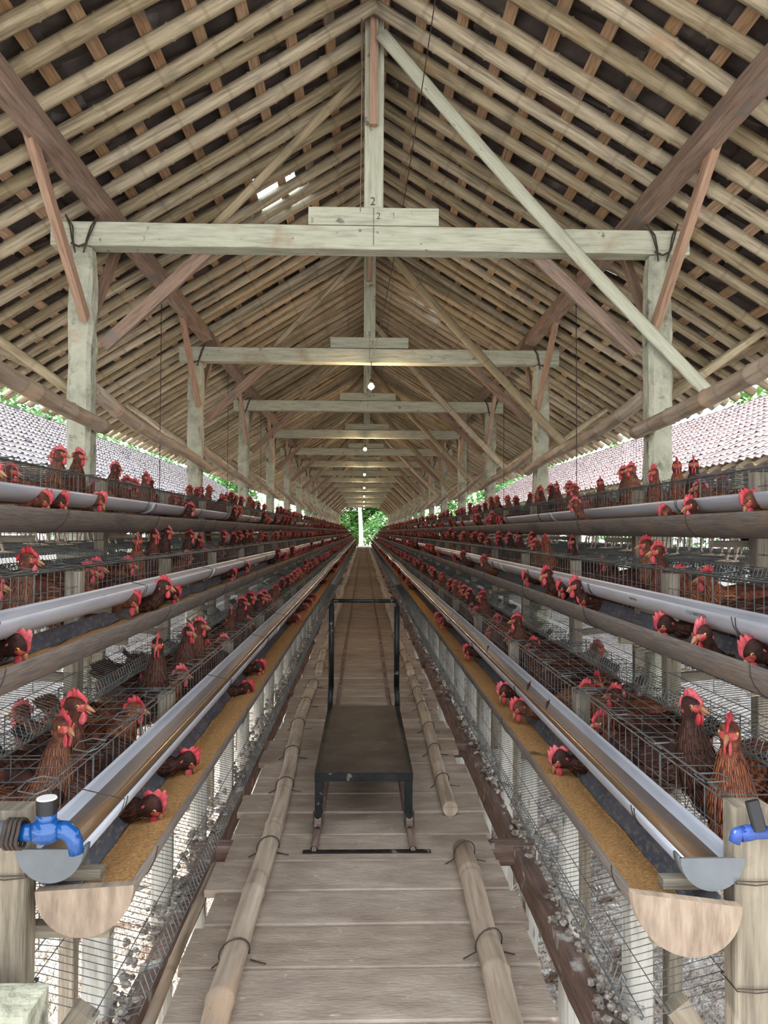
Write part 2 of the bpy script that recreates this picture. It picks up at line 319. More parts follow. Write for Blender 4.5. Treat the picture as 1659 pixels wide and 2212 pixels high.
# ---- roof tiles (the ceiling), one mesh per slope, with the glass tiles set in gaps
def tile_slope(side, x_ridge, z_ridge, x_eave, slope, y0, y1, holes=(), tw=.2, tl=.245, seg=6, amp=.022, sc_h=.03, jz=.008, rng=None):
    rng = rng or random; mb = M(); run = abs(x_eave-x_ridge); L = run*sqrt(1+slope*slope); nc = int(L/tl)+1; nt = int((y1-y0)/tw)
    cs = run/L; sn = slope*cs; panes = []
    nrm = Vector((side*sn, 0, cs)); dn = Vector((side*cs, 0, -sn)); O = Vector((x_ridge, 0, z_ridge))
    for c in range(nc):
        s0 = c*tl-.03; s1 = min((c+1)*tl+.02, L+.05)
        for t in range(nt):
            ya = y0+t*tw; j0 = rng.uniform(-jz, jz); j1 = rng.uniform(-jz, jz); jy = rng.uniform(-.006, .006); js = rng.uniform(-.012, .012)
            if (c, t) in holes: panes.append((c, t, O+dn*((s0+s1)/2)+Vector((0, ya+tw/2, 0))+nrm*.02, dn, nrm)); continue
            base = len(mb.v); u0 = rng.uniform(0, 50); v0 = rng.uniform(0, 50)
            for k, ss in enumerate((s0+js*.3, s1+js)):
                for i in range(seg+1):
                    q = i/seg; h = amp*cos(2*pi*q)*(1 if q < .5 else .8)+(sc_h if k else 0)+(j1 if k else j0)
                    mb.v.append(tuple(O+dn*ss+nrm*h+Vector((0, ya+jy+q*(tw+.012), 0))))
            n = seg+1
            for i in range(seg):
                mb.f.append((base+i, base+i+1, base+n+i+1, base+n+i)); mb.uv.append([(u0,v0+i*.03),(u0,v0+i*.03+.03),(u0+.2,v0+i*.03+.03),(u0+.2,v0+i*.03)]); mb.mi.append(0); mb.sm.append(True)
            # the visible lower lip gives each tile its thickness
            for i in range(seg):
                a = Vector(mb.v[base+n+i]); b_ = Vector(mb.v[base+n+i+1]); mb.quad([a, b_, b_-nrm*.012, a-nrm*.012], [(u0,v0),(u0,v0+.03),(u0+.01,v0+.03),(u0+.01,v0)])
    return mb, panes
RT = ZR+.155
def rafter_z(x): return ZR-SLOPE*abs(x-XC)
hol = {-1: [], 1: []}
def hole(side, X, d, n=1):
    L = X/cos(atan(SLOPE)); c = int(L/.245); t = int((d-Y0T)/.2)
    for k in range(n): hol[side].append((c, t+k))
hole(-1, .95, 6.2, 2); hole(-1, .75, 6.6, 2); hole(-1, .95, 6.9, 1)
for d in (13.2, 19.8, 26.5, 33, 39.6, 46): hole(-1, .8, d, 2)
for d in (9.6, 16.2, 22.9, 29.5, 36, 42.5): hole(1, .92, d, 2)
hole(1, .7, 9.6)
for side in (-1, 1):
    mb, panes = tile_slope(side, XC, RT, XC+side*XE, SLOPE, Y0T, YEND+.3, set(hol[side]))
    obj('ceiling', mb, MT['tile_in'], kind='structure', fix=False)
    for k, (c, t, p, dn, nrm) in enumerate(panes):
        pm = M(); yv = Vector((0,1,0)); pm.bar(p-dn*.13, p+dn*.13, .2, .004, up=nrm)
        obj('glass_roof_tile', pm, MT['glass'], label='%s glass tile letting daylight through the %s roof slope, counted from the camera' % (nth(k+1), SIDE[side]), cat='roof tile', group='glass tiles in the roof')
rg = M(); 
for k in range(int((YEND-Y0R)/.4)+1):
    y = Y0R+k*.4
    rg.loft([[(XC+.12*cos(t), yy, RT-.02+.075*sin(t)+o) for t in [pi*i/6 for i in range(7)]]+[(XC+.105*cos(t), yy, RT-.02+.06*sin(t)+o) for t in [pi*i/6 for i in range(6,-1,-1)]] for yy, o in ((y, .0), (y+.42, .015))])
obj('ridge_tiles', rg, MT['tile_out'], label='curved tile capping along the ridge of the shed roof', cat='roof ridge')
# ---- battens
NB = 15
for side in (-1, 1):
    for k in range(NB):
        x = .06+k*(XE-.1)/(NB-1); zz = rafter_z(XC+side*x)+.082; X = XC+side*x
        m = M(); m.bar((X, Y0T, zz), (X, YEND+.2, zz), .072, .018, up=(side*SLOPE, 0, 1), jit=0)
        lab = 'long tan bamboo batten under the tiles, %s slope, %s down from the ridge' % (SIDE[side], nth(k+1))
        obj('roof_batten', m, MT['batten'], label=lab, cat='batten', group='tan roof battens')
# ---- rafters
RL = (XE+.05)*sqrt(1+SLOPE*SLOPE)
def bamboo_pts(L, r, bend=.01, sp=.36, seed=0, ax=(1,0,0), lat=(0,1,0), off=0):
    rn = random.Random(seed); pts = []; rs = []; ax = Vector(ax); lat = Vector(lat); a1 = rn.uniform(-bend, bend); a2 = rn.uniform(-bend, bend)
    ups = ax.cross(lat); t = 0; n = int(L/sp)+1
    ts = [0]
    for k in range(1, n+1):
        c = k*sp
        if c >= L-.02: break
        ts += [c-.012, c, c+.012, c+sp/2]
    ts = [q for q in ts if q < L-.01]+[L]
    for q in ts:
        tt = q/L; f = q/sp-round(q/sp); nodef = abs(f*sp) < .004 and q > .01
        rr = r*(1-.12*tt)*(1.13 if nodef else 1)
        pts.append(ax*q+lat*(a1*sin(pi*tt)+a2*sin(2*pi*tt))+ups*(a2*.6*sin(pi*tt))); rs.append(rr)
    return pts, rs
rmesh = []
for v in range(10):
    m = M(); pts, rs = bamboo_pts(RL, .045+.005*random.random(), .03, .40+.03*(v%3), v); m.tube(pts, rs, n=9)
    rmesh.append(mesh_of('rafter', m, MT['bamboo']))
ang = atan(SLOPE); NRF = 0; rest = M(); yy = Y0R+.1; k = 0
while yy < YEND+.1:
    for side in (-1, 1):
        y = yy+random.uniform(-.03, .03)
        if k < 150:
            o = bpy.data.objects.new('bamboo_rafter', random.choice(rmesh)); link(o); flip = random.random() < .5
            o.location = (XC, y, ZR+.042)
            o.rotation_euler = (0, ang if side > 0 else pi-ang, random.uniform(-.008, .008))
            if k < 100: lab = 'weathered bamboo rafter on the %s roof slope, %s from the camera' % (SIDE[side], nth(k+1))
            else: lab = 'distant bamboo rafter high on the %s roof slope, deep in the shed' % SIDE[side]
            tag(o, lab, 'rafter', 'bamboo rafters of the %s slope' % SIDE[side] if k < 100 else 'distant rafters of the %s slope' % SIDE[side])
        else:
            c, s_ = cos(ang), sin(ang); rest.tube([(XC, y, ZR+.042), (XC+side*RL*c, y, ZR+.042-RL*s_)], .037, n=5)
    yy += .262; k += 1
obj('bamboo_rafter', rest, MT['bamboo'], label='mass of farthest bamboo rafters at the far end of the shed roof', cat='rafter', kind='stuff')
# ---- long purlins and eave poles
for side in (-1, 1):
    X = XC+side*1.76; zt = rafter_z(X)
    for a in range(0, 6):                         # lengths of timber butted on the trusses
        y0 = (Y0R if a == 0 else D1+S*(3*a-1)-.15-S+.01); y1 = min(D1+S*(3*a+2)-.15-S, YEND)
        if y1 <= y0: continue
        m = M(); m.bar((X, y0, zt-.09), (X, y1, zt-.095), .11, .165, up=(side*SLOPE*.6,0,1), bev=.004, jit=.003)
        obj('roof_purlin', m, MT['brown_timber'], label='heavy brown timber purlin over the %s posts, %s length from the camera' % (SIDE[side], nth(a+1)), cat='purlin', group='brown purlins')
    # thin bamboo purlin near the eave
    X2 = XC+side*2.95; z2 = rafter_z(X2)-.04
    for a in range(11):
        y0 = Y0R+a*5.2; y1 = min(y0+5.6, YEND)
        if y0 > YEND: break
        pts, rs = bamboo_pts(y1-y0, .036, .03, .4, 50+a, ax=(0,1,0), lat=(0,0,1)); m = M()
        m.tube([p+Vector((X2-side*.02*(a % 2), y0, z2)) for p in pts], rs, n=10)
        obj('eave_pole', m, MT['bamboo'], label='thin bamboo pole under the rafters near the %s eave, %s from the camera' % (SIDE[side], nth(a+1)), cat='bamboo pole', group='poles near the eaves')
    # slanting bamboo rails tied along the posts
    for k in range(-1, NT-1):
        ya = D1+S*k+.10; yb = D1+S*(k+1)+.03; X3 = XC+side*1.80; r = .052 if k < 1 else .046
        pts, rs = bamboo_pts(yb-ya, r, .03, .45, 90+k, ax=(0,1,0), lat=(0,0,1)); m = M()
        z0, z1 = (.92, .66); xa = side*.03; xb = -side*.075
        m.tube([Vector((X3+xa+(xb-xa)*p.y/(yb-ya), ya+p.y, z0+(z1-z0)*p.y/(yb-ya)+p.z)) for p in pts], rs, n=12)
        lab = 'thick pale bamboo rail sloping down to the %s row %s post from the camera' % (SIDE[side], nth(k+2))
        obj('bamboo_rail', m, MT['bamboo_deck'], label=lab, cat='bamboo pole', group='sloping rails along the %s posts' % SIDE[side])
# ---- posts
def rough_post(x, y, z0, z1, w_, d_, seed, lumpy=0):
    rn = random.Random(seed); n = 28; rings = []; us = []; m = M()
    e = 4
    for k in range(n+1):
        z = z0+(z1-z0)*k/n; ring = []
        sx = w_/2*(1+.03*noise.noise(Vector((seed, z*3, 0)))); sy = d_/2
        for i in range(16):
            a = 2*pi*i/16+pi/16; c, s_ = cos(a), sin(a); q = max(abs(c), abs(s_))
            px, py = c/q*sx, s_/q*sy
            P = Vector((px*20+seed, py*20, z*9)); amp = .005+(lumpy if z > z1-1.0 and c > .2 else 0)
            px += amp*noise.noise(P)*2; py += amp*noise.noise(P+Vector((9,9,9)))*2
            if k == n: px *= .8; py *= .8
            ring.append((x+px, y+py, z))
        rings.append(ring); us.append(z)
    m.loft(rings, sm=False, us=us); return m
POSTX = 1.86
for side in (-1, 1):
    for k in range(NT):
        y = D1+S*k; X = XC+side*POSTX; ztop = ZB-.085
        t = thing('roof_post', (X, y, ZG), 'pale rough concrete roof post in the %s row, %s from the camera' % (SIDE[side], nth(k+1)), 'post', 'concrete posts of the %s row' % SIDE[side])
        obj('shaft', rough_post(X, y, ZG, ztop, .152, .15, k*3+side, .012 if side > 0 else .003), MT['concrete'], t)
        m = M(); zp = rafter_z(XC+side*1.76)-.16; XP = XC+side*1.76      # near knee brace, on the aisle face
        m.bar((XP+side*.02, y-1.05, zp+.05), (X-side*.05, y-.105, 1.33), .075, .045, up=(1,0,0), bev=.003); obj('knee_brace', m, MT['orange_timber'], t)
        m = M(); m.bar((XP, y+.44, zp+.04), (X-side*.02, y+.09, 1.38), .08, .04, up=(1,0,0), bev=.003); obj('knee_brace', m, MT['brown_timber'], t)
        if k < 8:
            m = M()
            for dx in (-.06, .07):
                for q in (0, .008):
                    m.wire([(X+dx*.4, y-.09, ztop-.05), (X+dx*.7+q, y-.1, ztop+.03), (X+dx+q*2, y-.085, ztop+.12), (X+dx*1.6, y-.07, ztop+.2)], .005, n=5)
            m.wire([(X-.05,y-.09,ztop+.01),(X,y-.1,ztop-.015),(X+.05,y-.09,ztop+.01)], .007, n=5)
            obj('tie_wire', m, MT['rust'], t)
# ---- trusses
def digit(txt, size, parent, loc, mt):
    c = bpy.data.curves.new('written_number', 'FONT'); c.body = txt; c.size = size; c.extrude = .0006; c.offset = -.0004 if size < .06 else -.001
    o = bpy.data.objects.new('written_number', c); link(o); me = bpy.data.meshes.new_from_object(o); bpy.data.objects.remove(o)
    me.materials.clear(); me.materials.append(mt); me.transform(Matrix.Rotation(pi/2, 4, 'X'))
    o = bpy.data.objects.new('written_number', me); o.parent = parent; o.location = Vector(loc)-ploc(parent); link(o)
    return o
for k in range(NT):
    y = D1+S*k; zt = ZB+.085
    t = thing('roof_truss', (XC, y, ZB-.085), 'roof truss with pale tie beam and king post, %s from the camera' % nth(k+1), 'roof truss', 'trusses along the shed')
    m = M(); m.bar((XC-2.05+.02*(k % 3), y, ZB), (XC+2.05, y, ZB), .13, .155, bev=.005, jit=.002); obj('tie_beam', m, MT['pale_timber'], t)
    m = M(); m.bar((XC-.42, y, ZB+.145), (XC+.42, y, ZB+.145), .10, .115, bev=.004, jit=.0015); obj('bolster', m, MT['pale_timber'], t)
    m = M(); m.bar((XC, y+.01, ZB+.2), (XC, y+.01, ZR+.09), .10, .125, up=(1,0,0), bev=.004); obj('king_post', m, MT['pale_timber'], t)
    m = M(); m.bar((XC-.005, y-.085, ZB+.72 if k % 2 == 0 else ZB+.8), (XC-.005, y-.085, ZR+.06), .035, .055, up=(1,0,0), bev=.002); obj('splice_board', m, MT['orange_timber'], t)
    # long diagonals in front of the beam
    pts, rs = bamboo_pts(3.0, .04, .015, .38, 200+k, ax=(1,0,0), lat=(0,0,1))
    a = Vector((XC+.04, y-.15, ZR-.12)); b = Vector((XC+2.2, y-.15, .82)); m = M()
    m.bar(a, a.lerp(b, .5), .03, .085, up=(0,1,0.0001), bev=.004) if False else None
    dirv = (b-a).normalized(); L = (b-a).length; up = dirv.cross(Vector((0,1,0)))
    ring = []
    nn = 30; us = []
    for q in range(nn+1):
        tt = q/nn; c = a+dirv*L*tt; f = (tt*L/.42) % 1; wv = .045*(1.05 if f < .07 else 1); sag = .03*sin(pi*tt)
        ring.append([c+up*(wv*cos(th)-sag)+Vector((0, .018*sin(th)*-1, 0)) for th in [2*pi*i/10 for i in range(10)]]); us.append(tt*L)
    m.loft(ring, us=us); obj('diagonal_brace', m, MT['pale_timber'] if k == 0 else MT['bamboo'], t)
    a = Vector((XC-.06, y+.10, ZR-.22)); b = Vector((XC-1.05, y+.10, ZB+.12)); dirv = (b-a).normalized(); L = (b-a).length
    pts, rs = bamboo_pts(L, .033, .02, .36, 300+k, ax=tuple(dirv), lat=(0,1,0)); m = M(); m.tube([a+p for p in pts], rs, n=10); obj('diagonal_brace', m, MT['bamboo'], t)
    for side in (-1, 1):
        a = Vector((XC+side*1.06, y+.09, ZB-.02)); b = Vector((XC+side*(POSTX-.1), y+.09, 1.2)); m = M(); m.bar(a, b, .04, .085, up=(side,0,1), bev=.003, jit=.002)
        obj('corner_brace', m, MT['brown_timber'], t)
    for side in (-1, 1):                     # stub running out to the eave pole
        a = Vector((XC+side*(POSTX+.05), y+.11, .86)); b = Vector((XC+side*2.62, y+.11, 1.36)); m = M(); pts, rs = bamboo_pts((b-a).length, .035, .01, .36, 400+k, ax=tuple((b-a).normalized()), lat=(0,1,0)); m.tube([a+p for p in pts], rs, n=9)
        obj('eave_strut', m, MT['bamboo'], t)
    if k < 3:
        n_ = str(k+2)
        digit(n_, .075, t, (XC-.025, y-.055, ZB+.215), MT['ink']); digit(n_, .062, t, (XC+.015, y-.0535, ZB+.125), MT['ink'])
        m = M(); m.box(XC-.002, XC+.001, y-.0675, y-.0655, ZB-.05, ZB+.075); m.box(XC-.002, XC+.001, y-.0525, y-.0505, ZB+.09, ZB+.2); obj('pencil_line', m, MT['ink'], t)
# ---- lamps
def cord(p0, p1, sag=0, n=8, r=.004):
    m = M(); p0 = Vector(p0); p1 = Vector(p1); m.tube([p0.lerp(p1, i/n)+Vector((0,0,-sag*sin(pi*i/n))) for i in range(n+1)], r, n=5); return m
for k in range(8):
    y = D1+S*(1+2*k)+ (-.12); zb = px2z(838, D1+S)+.0 if k == 0 else ZB-.30
    x = XC-.0+(.02 if k == 0 else -.03)
    t = thing('hanging_lamp', (x, y, zb-.03), 'round glowing light bulb hanging under the ridge, %s from the camera' % nth(k+1), 'lamp', 'bulbs hanging in the aisle')
    m = M(); rr = [.008,.024,.032,.034,.030,.020,.016]; m.loft([[(x+r*cos(a), y+r*sin(a), zb-.034+.011*i) for a in [2*pi*j/12 for j in range(12)]] for i, r in enumerate(rr)]); obj('bulb', m, MT['bulb'], t)
    m = M(); m.tube([(x,y,zb+.03),(x,y,zb+.075)], [.018,.014], n=10); obj('socket', m, MT['socket'], t)
    obj('cord', cord((x,y,zb+.075), (x,y+.0,ZB-.08), 0), MT['black'], t)
    ld = bpy.data.lights.new('bulb_light', 'POINT'); ld.energy = 15; ld.color = (1,.72,.48); ld.shadow_soft_size = .035
    lo = bpy.data.objects.new('bulb_light', ld); lo.parent = t; lo.location = (0,-.0,.03-.06); link(lo)
m = cord((.40, 2.6, 3.0), (XC+.04, D1+S-.3, ZB-.05), .25, 14, .003); obj('power_cord', m, MT['rust'], label='thin cord looping from the ridge down to the nearest bulb', cat='cord')
m = M(); m.tube([(XC-.085, D1-.2, ZR-.02), (XC-.08, D1-.2, ZB+1.0), (XC-.085, D1-.22, ZB+.1)], .003, n=5); obj('hanging_string', m, MT['endwood'], label='thin pale string hanging beside the nearest king post', cat='string')
for i, (px, side, d) in enumerate(((343, -1, 6.6), (1245, 1, 6.3), (490, -1, 9.9), (1088, 1, 9.6), (562, -1, 13.2), (1010, 1, 13))):
    X = tan(PSI+atan((px-829.5)/F))*d
    m = M(); m.tube([(X, d, rafter_z(X)-.0), (X+.003, d, .28)], .0035, n=5)
    obj('hanging_wire', m, MT['rust'], label='thin dark wire hanging from the roof to the %s top cages, %s from the camera' % (SIDE[side], nth(i//2+1)), cat='wire', group='wires holding up the top cages')
# ================================================================== walkway
k = 0; y = 1.45; pm_rng = random.Random(3)
while y < 60:
    wd = pm_rng.uniform(.205, .24); e_ = min(1, max(0, (y-1.8))); hl = .475+.03*e_+pm_rng.uniform(-.02, .02); hr = .475+.03*e_+pm_rng.uniform(-.025, .025)
    if y > 10: hl += .03*sin(y*1.3); 
    dz = pm_rng.uniform(-.003, .003); th = .028
    m = M(); m.bar((-hl, y+wd/2, ZD-th/2+dz), (hr, y+wd/2+pm_rng.uniform(-.004,.004), ZD-th/2+dz+pm_rng.uniform(-.002,.002)), wd-.011, th, bev=.004 if y < 8 else 0, jit=.0012 if y < 8 else 0)
    k += 1
    if k <= 120: lab = 'dusty grey-brown walkway plank, %s from the camera' % nth(k)
    else: lab = 'distant dusty walkway plank far down the aisle'
    obj('deck_plank', m, MT['deck'], label=lab, cat='plank', group='walkway planks' if k <= 120 else 'distant walkway planks')
    y += wd
for side in (-1, 1):
    for a in range(10):                          # long beam beside the walkway
        y0 = 1.2+a*6; X = XC*.3+side*.605
        m = M(); m.bar((X, y0, ZD-.10), (X, y0+6, ZD-.10), .055, .11, bev=.004, jit=.004)
        obj('side_beam', m, MT['joist'], label='rough brown dung-stained beam beside the %s edge of the walkway, %s length' % (SIDE[side], nth(a+1)), cat='beam', group='beams beside the walkway')
k = 0; y = 1.6
while y < 58:
    m = M(); m.bar((-.66, y, ZD-.075), (.68, y, ZD-.075), .07, .08, bev=.004, jit=.003); k += 1
    obj('deck_joist', m, MT['joist'], label=('brown joist poking out under the planks, %s from the camera' % nth(k)) if k < 60 else 'distant brown joist poking out under the far planks', cat='joist', group='joists under the walkway' if k < 60 else 'distant joists under the walkway')
    y += 1.42
m = M(); pts, rs = bamboo_pts(1.5, .017, .01, .3, 5, ax=(0,1,0), lat=(1,0,0)); m.tube([p+Vector((-.525, 1.3, ZD-.03)) for p in pts], rs, n=10)
obj('bamboo_stick', m, MT['bamboo_deck'], label='slim brown bamboo stick lying beside the near left planks', cat='bamboo pole')
# bamboo poles on the deck
def deck_pole(side, path, r, lab, seed, name='bamboo_track'):
    rn = random.Random(seed); t = thing(name, (path[0][0], path[0][1], ZD), lab, 'bamboo pole', 'bamboo poles lying on the walkway')
    pts = []; rs = []
    for i in range(len(path)-1):
        (x0,y0), (x1,y1) = path[i], path[i+1]; n = max(2, int((y1-y0)/.42))
        for j in range(n):
            q = j/n
            for dy, sc in ((-.012,1),(0,1.1),(.012,1),(.2,.98)):
                yy_ = y0+(y1-y0)*q+dy; 
                if pts and yy_ <= pts[-1].y: continue
                pts.append(Vector((x0+(x1-x0)*q+.008*sin(yy_*2.1+seed), yy_, ZD+r*.98))); rs.append(r*sc)
    m = M(); m.tube(pts, rs, n=14); obj('pole', m, MT['bamboo_deck'], t)
    y_ = path[0][1]+.35
    while y_ < min(path[-1][1], 9):
        x_ = None
        for i in range(len(path)-1):
            if path[i][1] <= y_ <= path[i+1][1]: q = (y_-path[i][1])/(path[i+1][1]-path[i][1]); x_ = path[i][0]+(path[i+1][0]-path[i][0])*q
        if x_ is None: break
        m = M(); m.tube([(x_+(r+.005)*cos(a)+.008*sin(y_*2.1+seed), y_+.02*cos(a), ZD+r+(r+.004)*sin(a)) for a in [-.35+ (pi+.7)*j/10 for j in range(11)]]+[(x_-r-.03, y_-.02, ZD+.004)], .0022, n=5)
        m.tube([(x_+r, y_+.02, ZD+.004), (x_+r+.045, y_+.0, ZD+.004)], .0022, n=4)
        obj('tie_wire', m, MT['rust'], t); y_ += rn.uniform(.42, .75)
    return t
deck_pole(-1, [(-.325,1.3),(-.335,1.9),(-.345,3.0),(-.375,4.6),(-.372,6.2)], .034, 'long bamboo pole tied down along the left half of the near walkway', 1)
deck_pole(-1, [(-.36,6.25),(-.37,9),(-.36,13)], .031, 'bamboo pole on the left of the walkway, second length', 2)
deck_pole(1, [(.335,1.3),(.345,2.0),(.372,3.16)], .036, 'thick split bamboo pole on the near right of the walkway', 3)
deck_pole(1, [(.375,3.2),(.38,4.3),(.40,6.2)], .031, 'bamboo pole on the right of the walkway beside the trolley', 4)
deck_pole(1, [(.39,6.25),(.37,9),(.38,13)], .030, 'bamboo pole on the right of the walkway beyond the trolley', 6)
for side in (-1, 1):
    for a in range(7): deck_pole(side, [(side*.37,13.05+a*6.4),(side*.40,16+a*6.4),(side*.37,19.3+a*6.4)], .030, 'far bamboo pole on the %s of the walkway, %s beyond the trolley' % (SIDE[side], nth(a+1)), 10+a)
# trolley rails
for side in (-1, 1):
    X = .008+side*.178
    t = thing('trolley_rail', (X, 2.84, ZD), 'round brown steel pipe rail for the trolley, %s one' % SIDE[side], 'rail', 'trolley rails')
    m = M(); m.tube([(X+.004*sin(q*1.7+side), 2.83+q*1.5, ZD+.014) for q in range(38)], .0135, n=12, caps=False)
    m.tube([(X+.004*sin(side), 2.832, ZD+.014), (X+.004*sin(side), 2.86, ZD+.014)], .0095, n=10)
    obj('pipe', m, MT['joist'], t)
m = M(); m.box(-.215, .255, 2.83, 2.845, ZD+.0015, ZD+.009); obj('rail_stop_bar', m, MT['steel'], label='flat dark steel bar across the planks at the near ends of the rails', cat='bar')
# ---- trolley
TY0, TY1 = 2.99, 4.12; TX = .008; TW = .19; TZ = ZD+.247
t = thing('trolley', (TX, TY0, ZD), 'black steel trolley with a worn flat top and tall handle on the rails', 'trolley')
m = M(); m.box(TX-TW, TX+TW, TY0, TY1, TZ-.004, TZ, bev=0); obj('top_plate', m, MT['plate'], t, label='worn brown-black flat top plate')
fr = M(); a = .03; z1 = TZ-.005
for x in (TX-TW+a/2, TX+TW-a/2): fr.bar((x, TY0+.003, z1-.016), (x, TY1-.003, z1-.016), a, .032, bev=.002)
for yy_ in (TY0+a/2, TY1-a/2): fr.bar((TX-TW-.001, yy_, z1-.0155), (TX+TW+.001, yy_, z1-.0155), a, .0325, bev=.002)
obj('frame', fr, MT['steel'], t)
for x in (TX-TW+a/2, TX+TW-a/2):
    for yy_ in (TY0+.018, TY1-.018):
        m = M(); m.bar((x, yy_, z1-.03), (x, yy_, ZD+.065), a, a, bev=.002); l = obj('leg', m, MT['steel'], t)
        xr = .008+(.178 if x > TX else -.178)
        m = M()
        for dx in (-.017, .017): m.bar((xr+dx, yy_, ZD+.085), (xr+dx, yy_, ZD+.03), .004, .035, up=(0,1,0)) 
        m.tube([(xr-.021, yy_, ZD+.045), (xr+.021, yy_, ZD+.045)], .005, n=8); obj('wheel_bracket', m, MT['rust'], t)
        m = M(); m.loft([[(xr+dx, yy_+r*cos(q), ZD+.05+r*sin(q)) for q in [2*pi*j/18 for j in range(18)]] for dx, r in ((-.013,.026),(-.009,.026),(-.004,.021),(.004,.021),(.009,.026),(.013,.026))]); obj('wheel', m, MT['joist'], t)
hx = .18; m = M()
for s_ in (-1, 1):
    m.tube([(TX+s_*hx, TY1+.0, TZ-.03), (TX+s_*hx, TY1+.0, TZ+.03), (TX+s_*(hx-.004), TY1+.012, TZ+.10)], .015, n=10)
    m.tube([(TX+s_*(hx-.004), TY1+.012, TZ+.09), (TX+s_*(hx-.004), TY1+.012, TZ+.535)], .0155, n=10)
    m.tube([(TX+s_*(hx-.006), TY1+.012, TZ+.53), (TX+s_*(hx-.006), TY1+.012, TZ+.56)], .010, n=8)
m.tube([(TX-hx+.005, TY1+.012, TZ+.558), (TX+hx-.005, TY1+.012, TZ+.558)], .011, n=10)
obj('handle', m, MT['steel'], t)
# ================================================================== cage rows
# per side: water gutter (x, rim z), feed trough (x, rim z), cage front x, cage top z   -- measured from the aisle centre line XC
TIER = {-1: [dict(w=(-.575,-.59), f=(-.511,-.664), x=-.655, t=-.55), dict(w=(-.875,-.208), f=(-.815,-.285), x=-.975, t=-.133), dict(w=(-1.205,.152), f=(-1.145,.072), x=-1.295, t=.25)],
         1: [dict(w=(.665,-.615), f=(.601,-.69), x=.745, t=-.55), dict(w=(.965,-.205), f=(.905,-.278), x=1.065, t=-.133), dict(w=(1.295,.131), f=(1.24,.066), x=1.385, t=.225)]}
TN = ['bottom', 'middle', 'top']
CH = .36; CD = .40; CL = 1.2; CY0 = 1.50; NC = 46
YE = CY0+CL*NC
RW, RF = .057, .0825
def wob(a, ph): 
    def f(y): q = min(1, max(0, (y-5)/10)); return (a*q*sin(y*.9+ph)+a*.4*sin(y*.31+ph*2), a*.8*q*sin(y*1.15+ph*3)-a*.3*q)
    return f
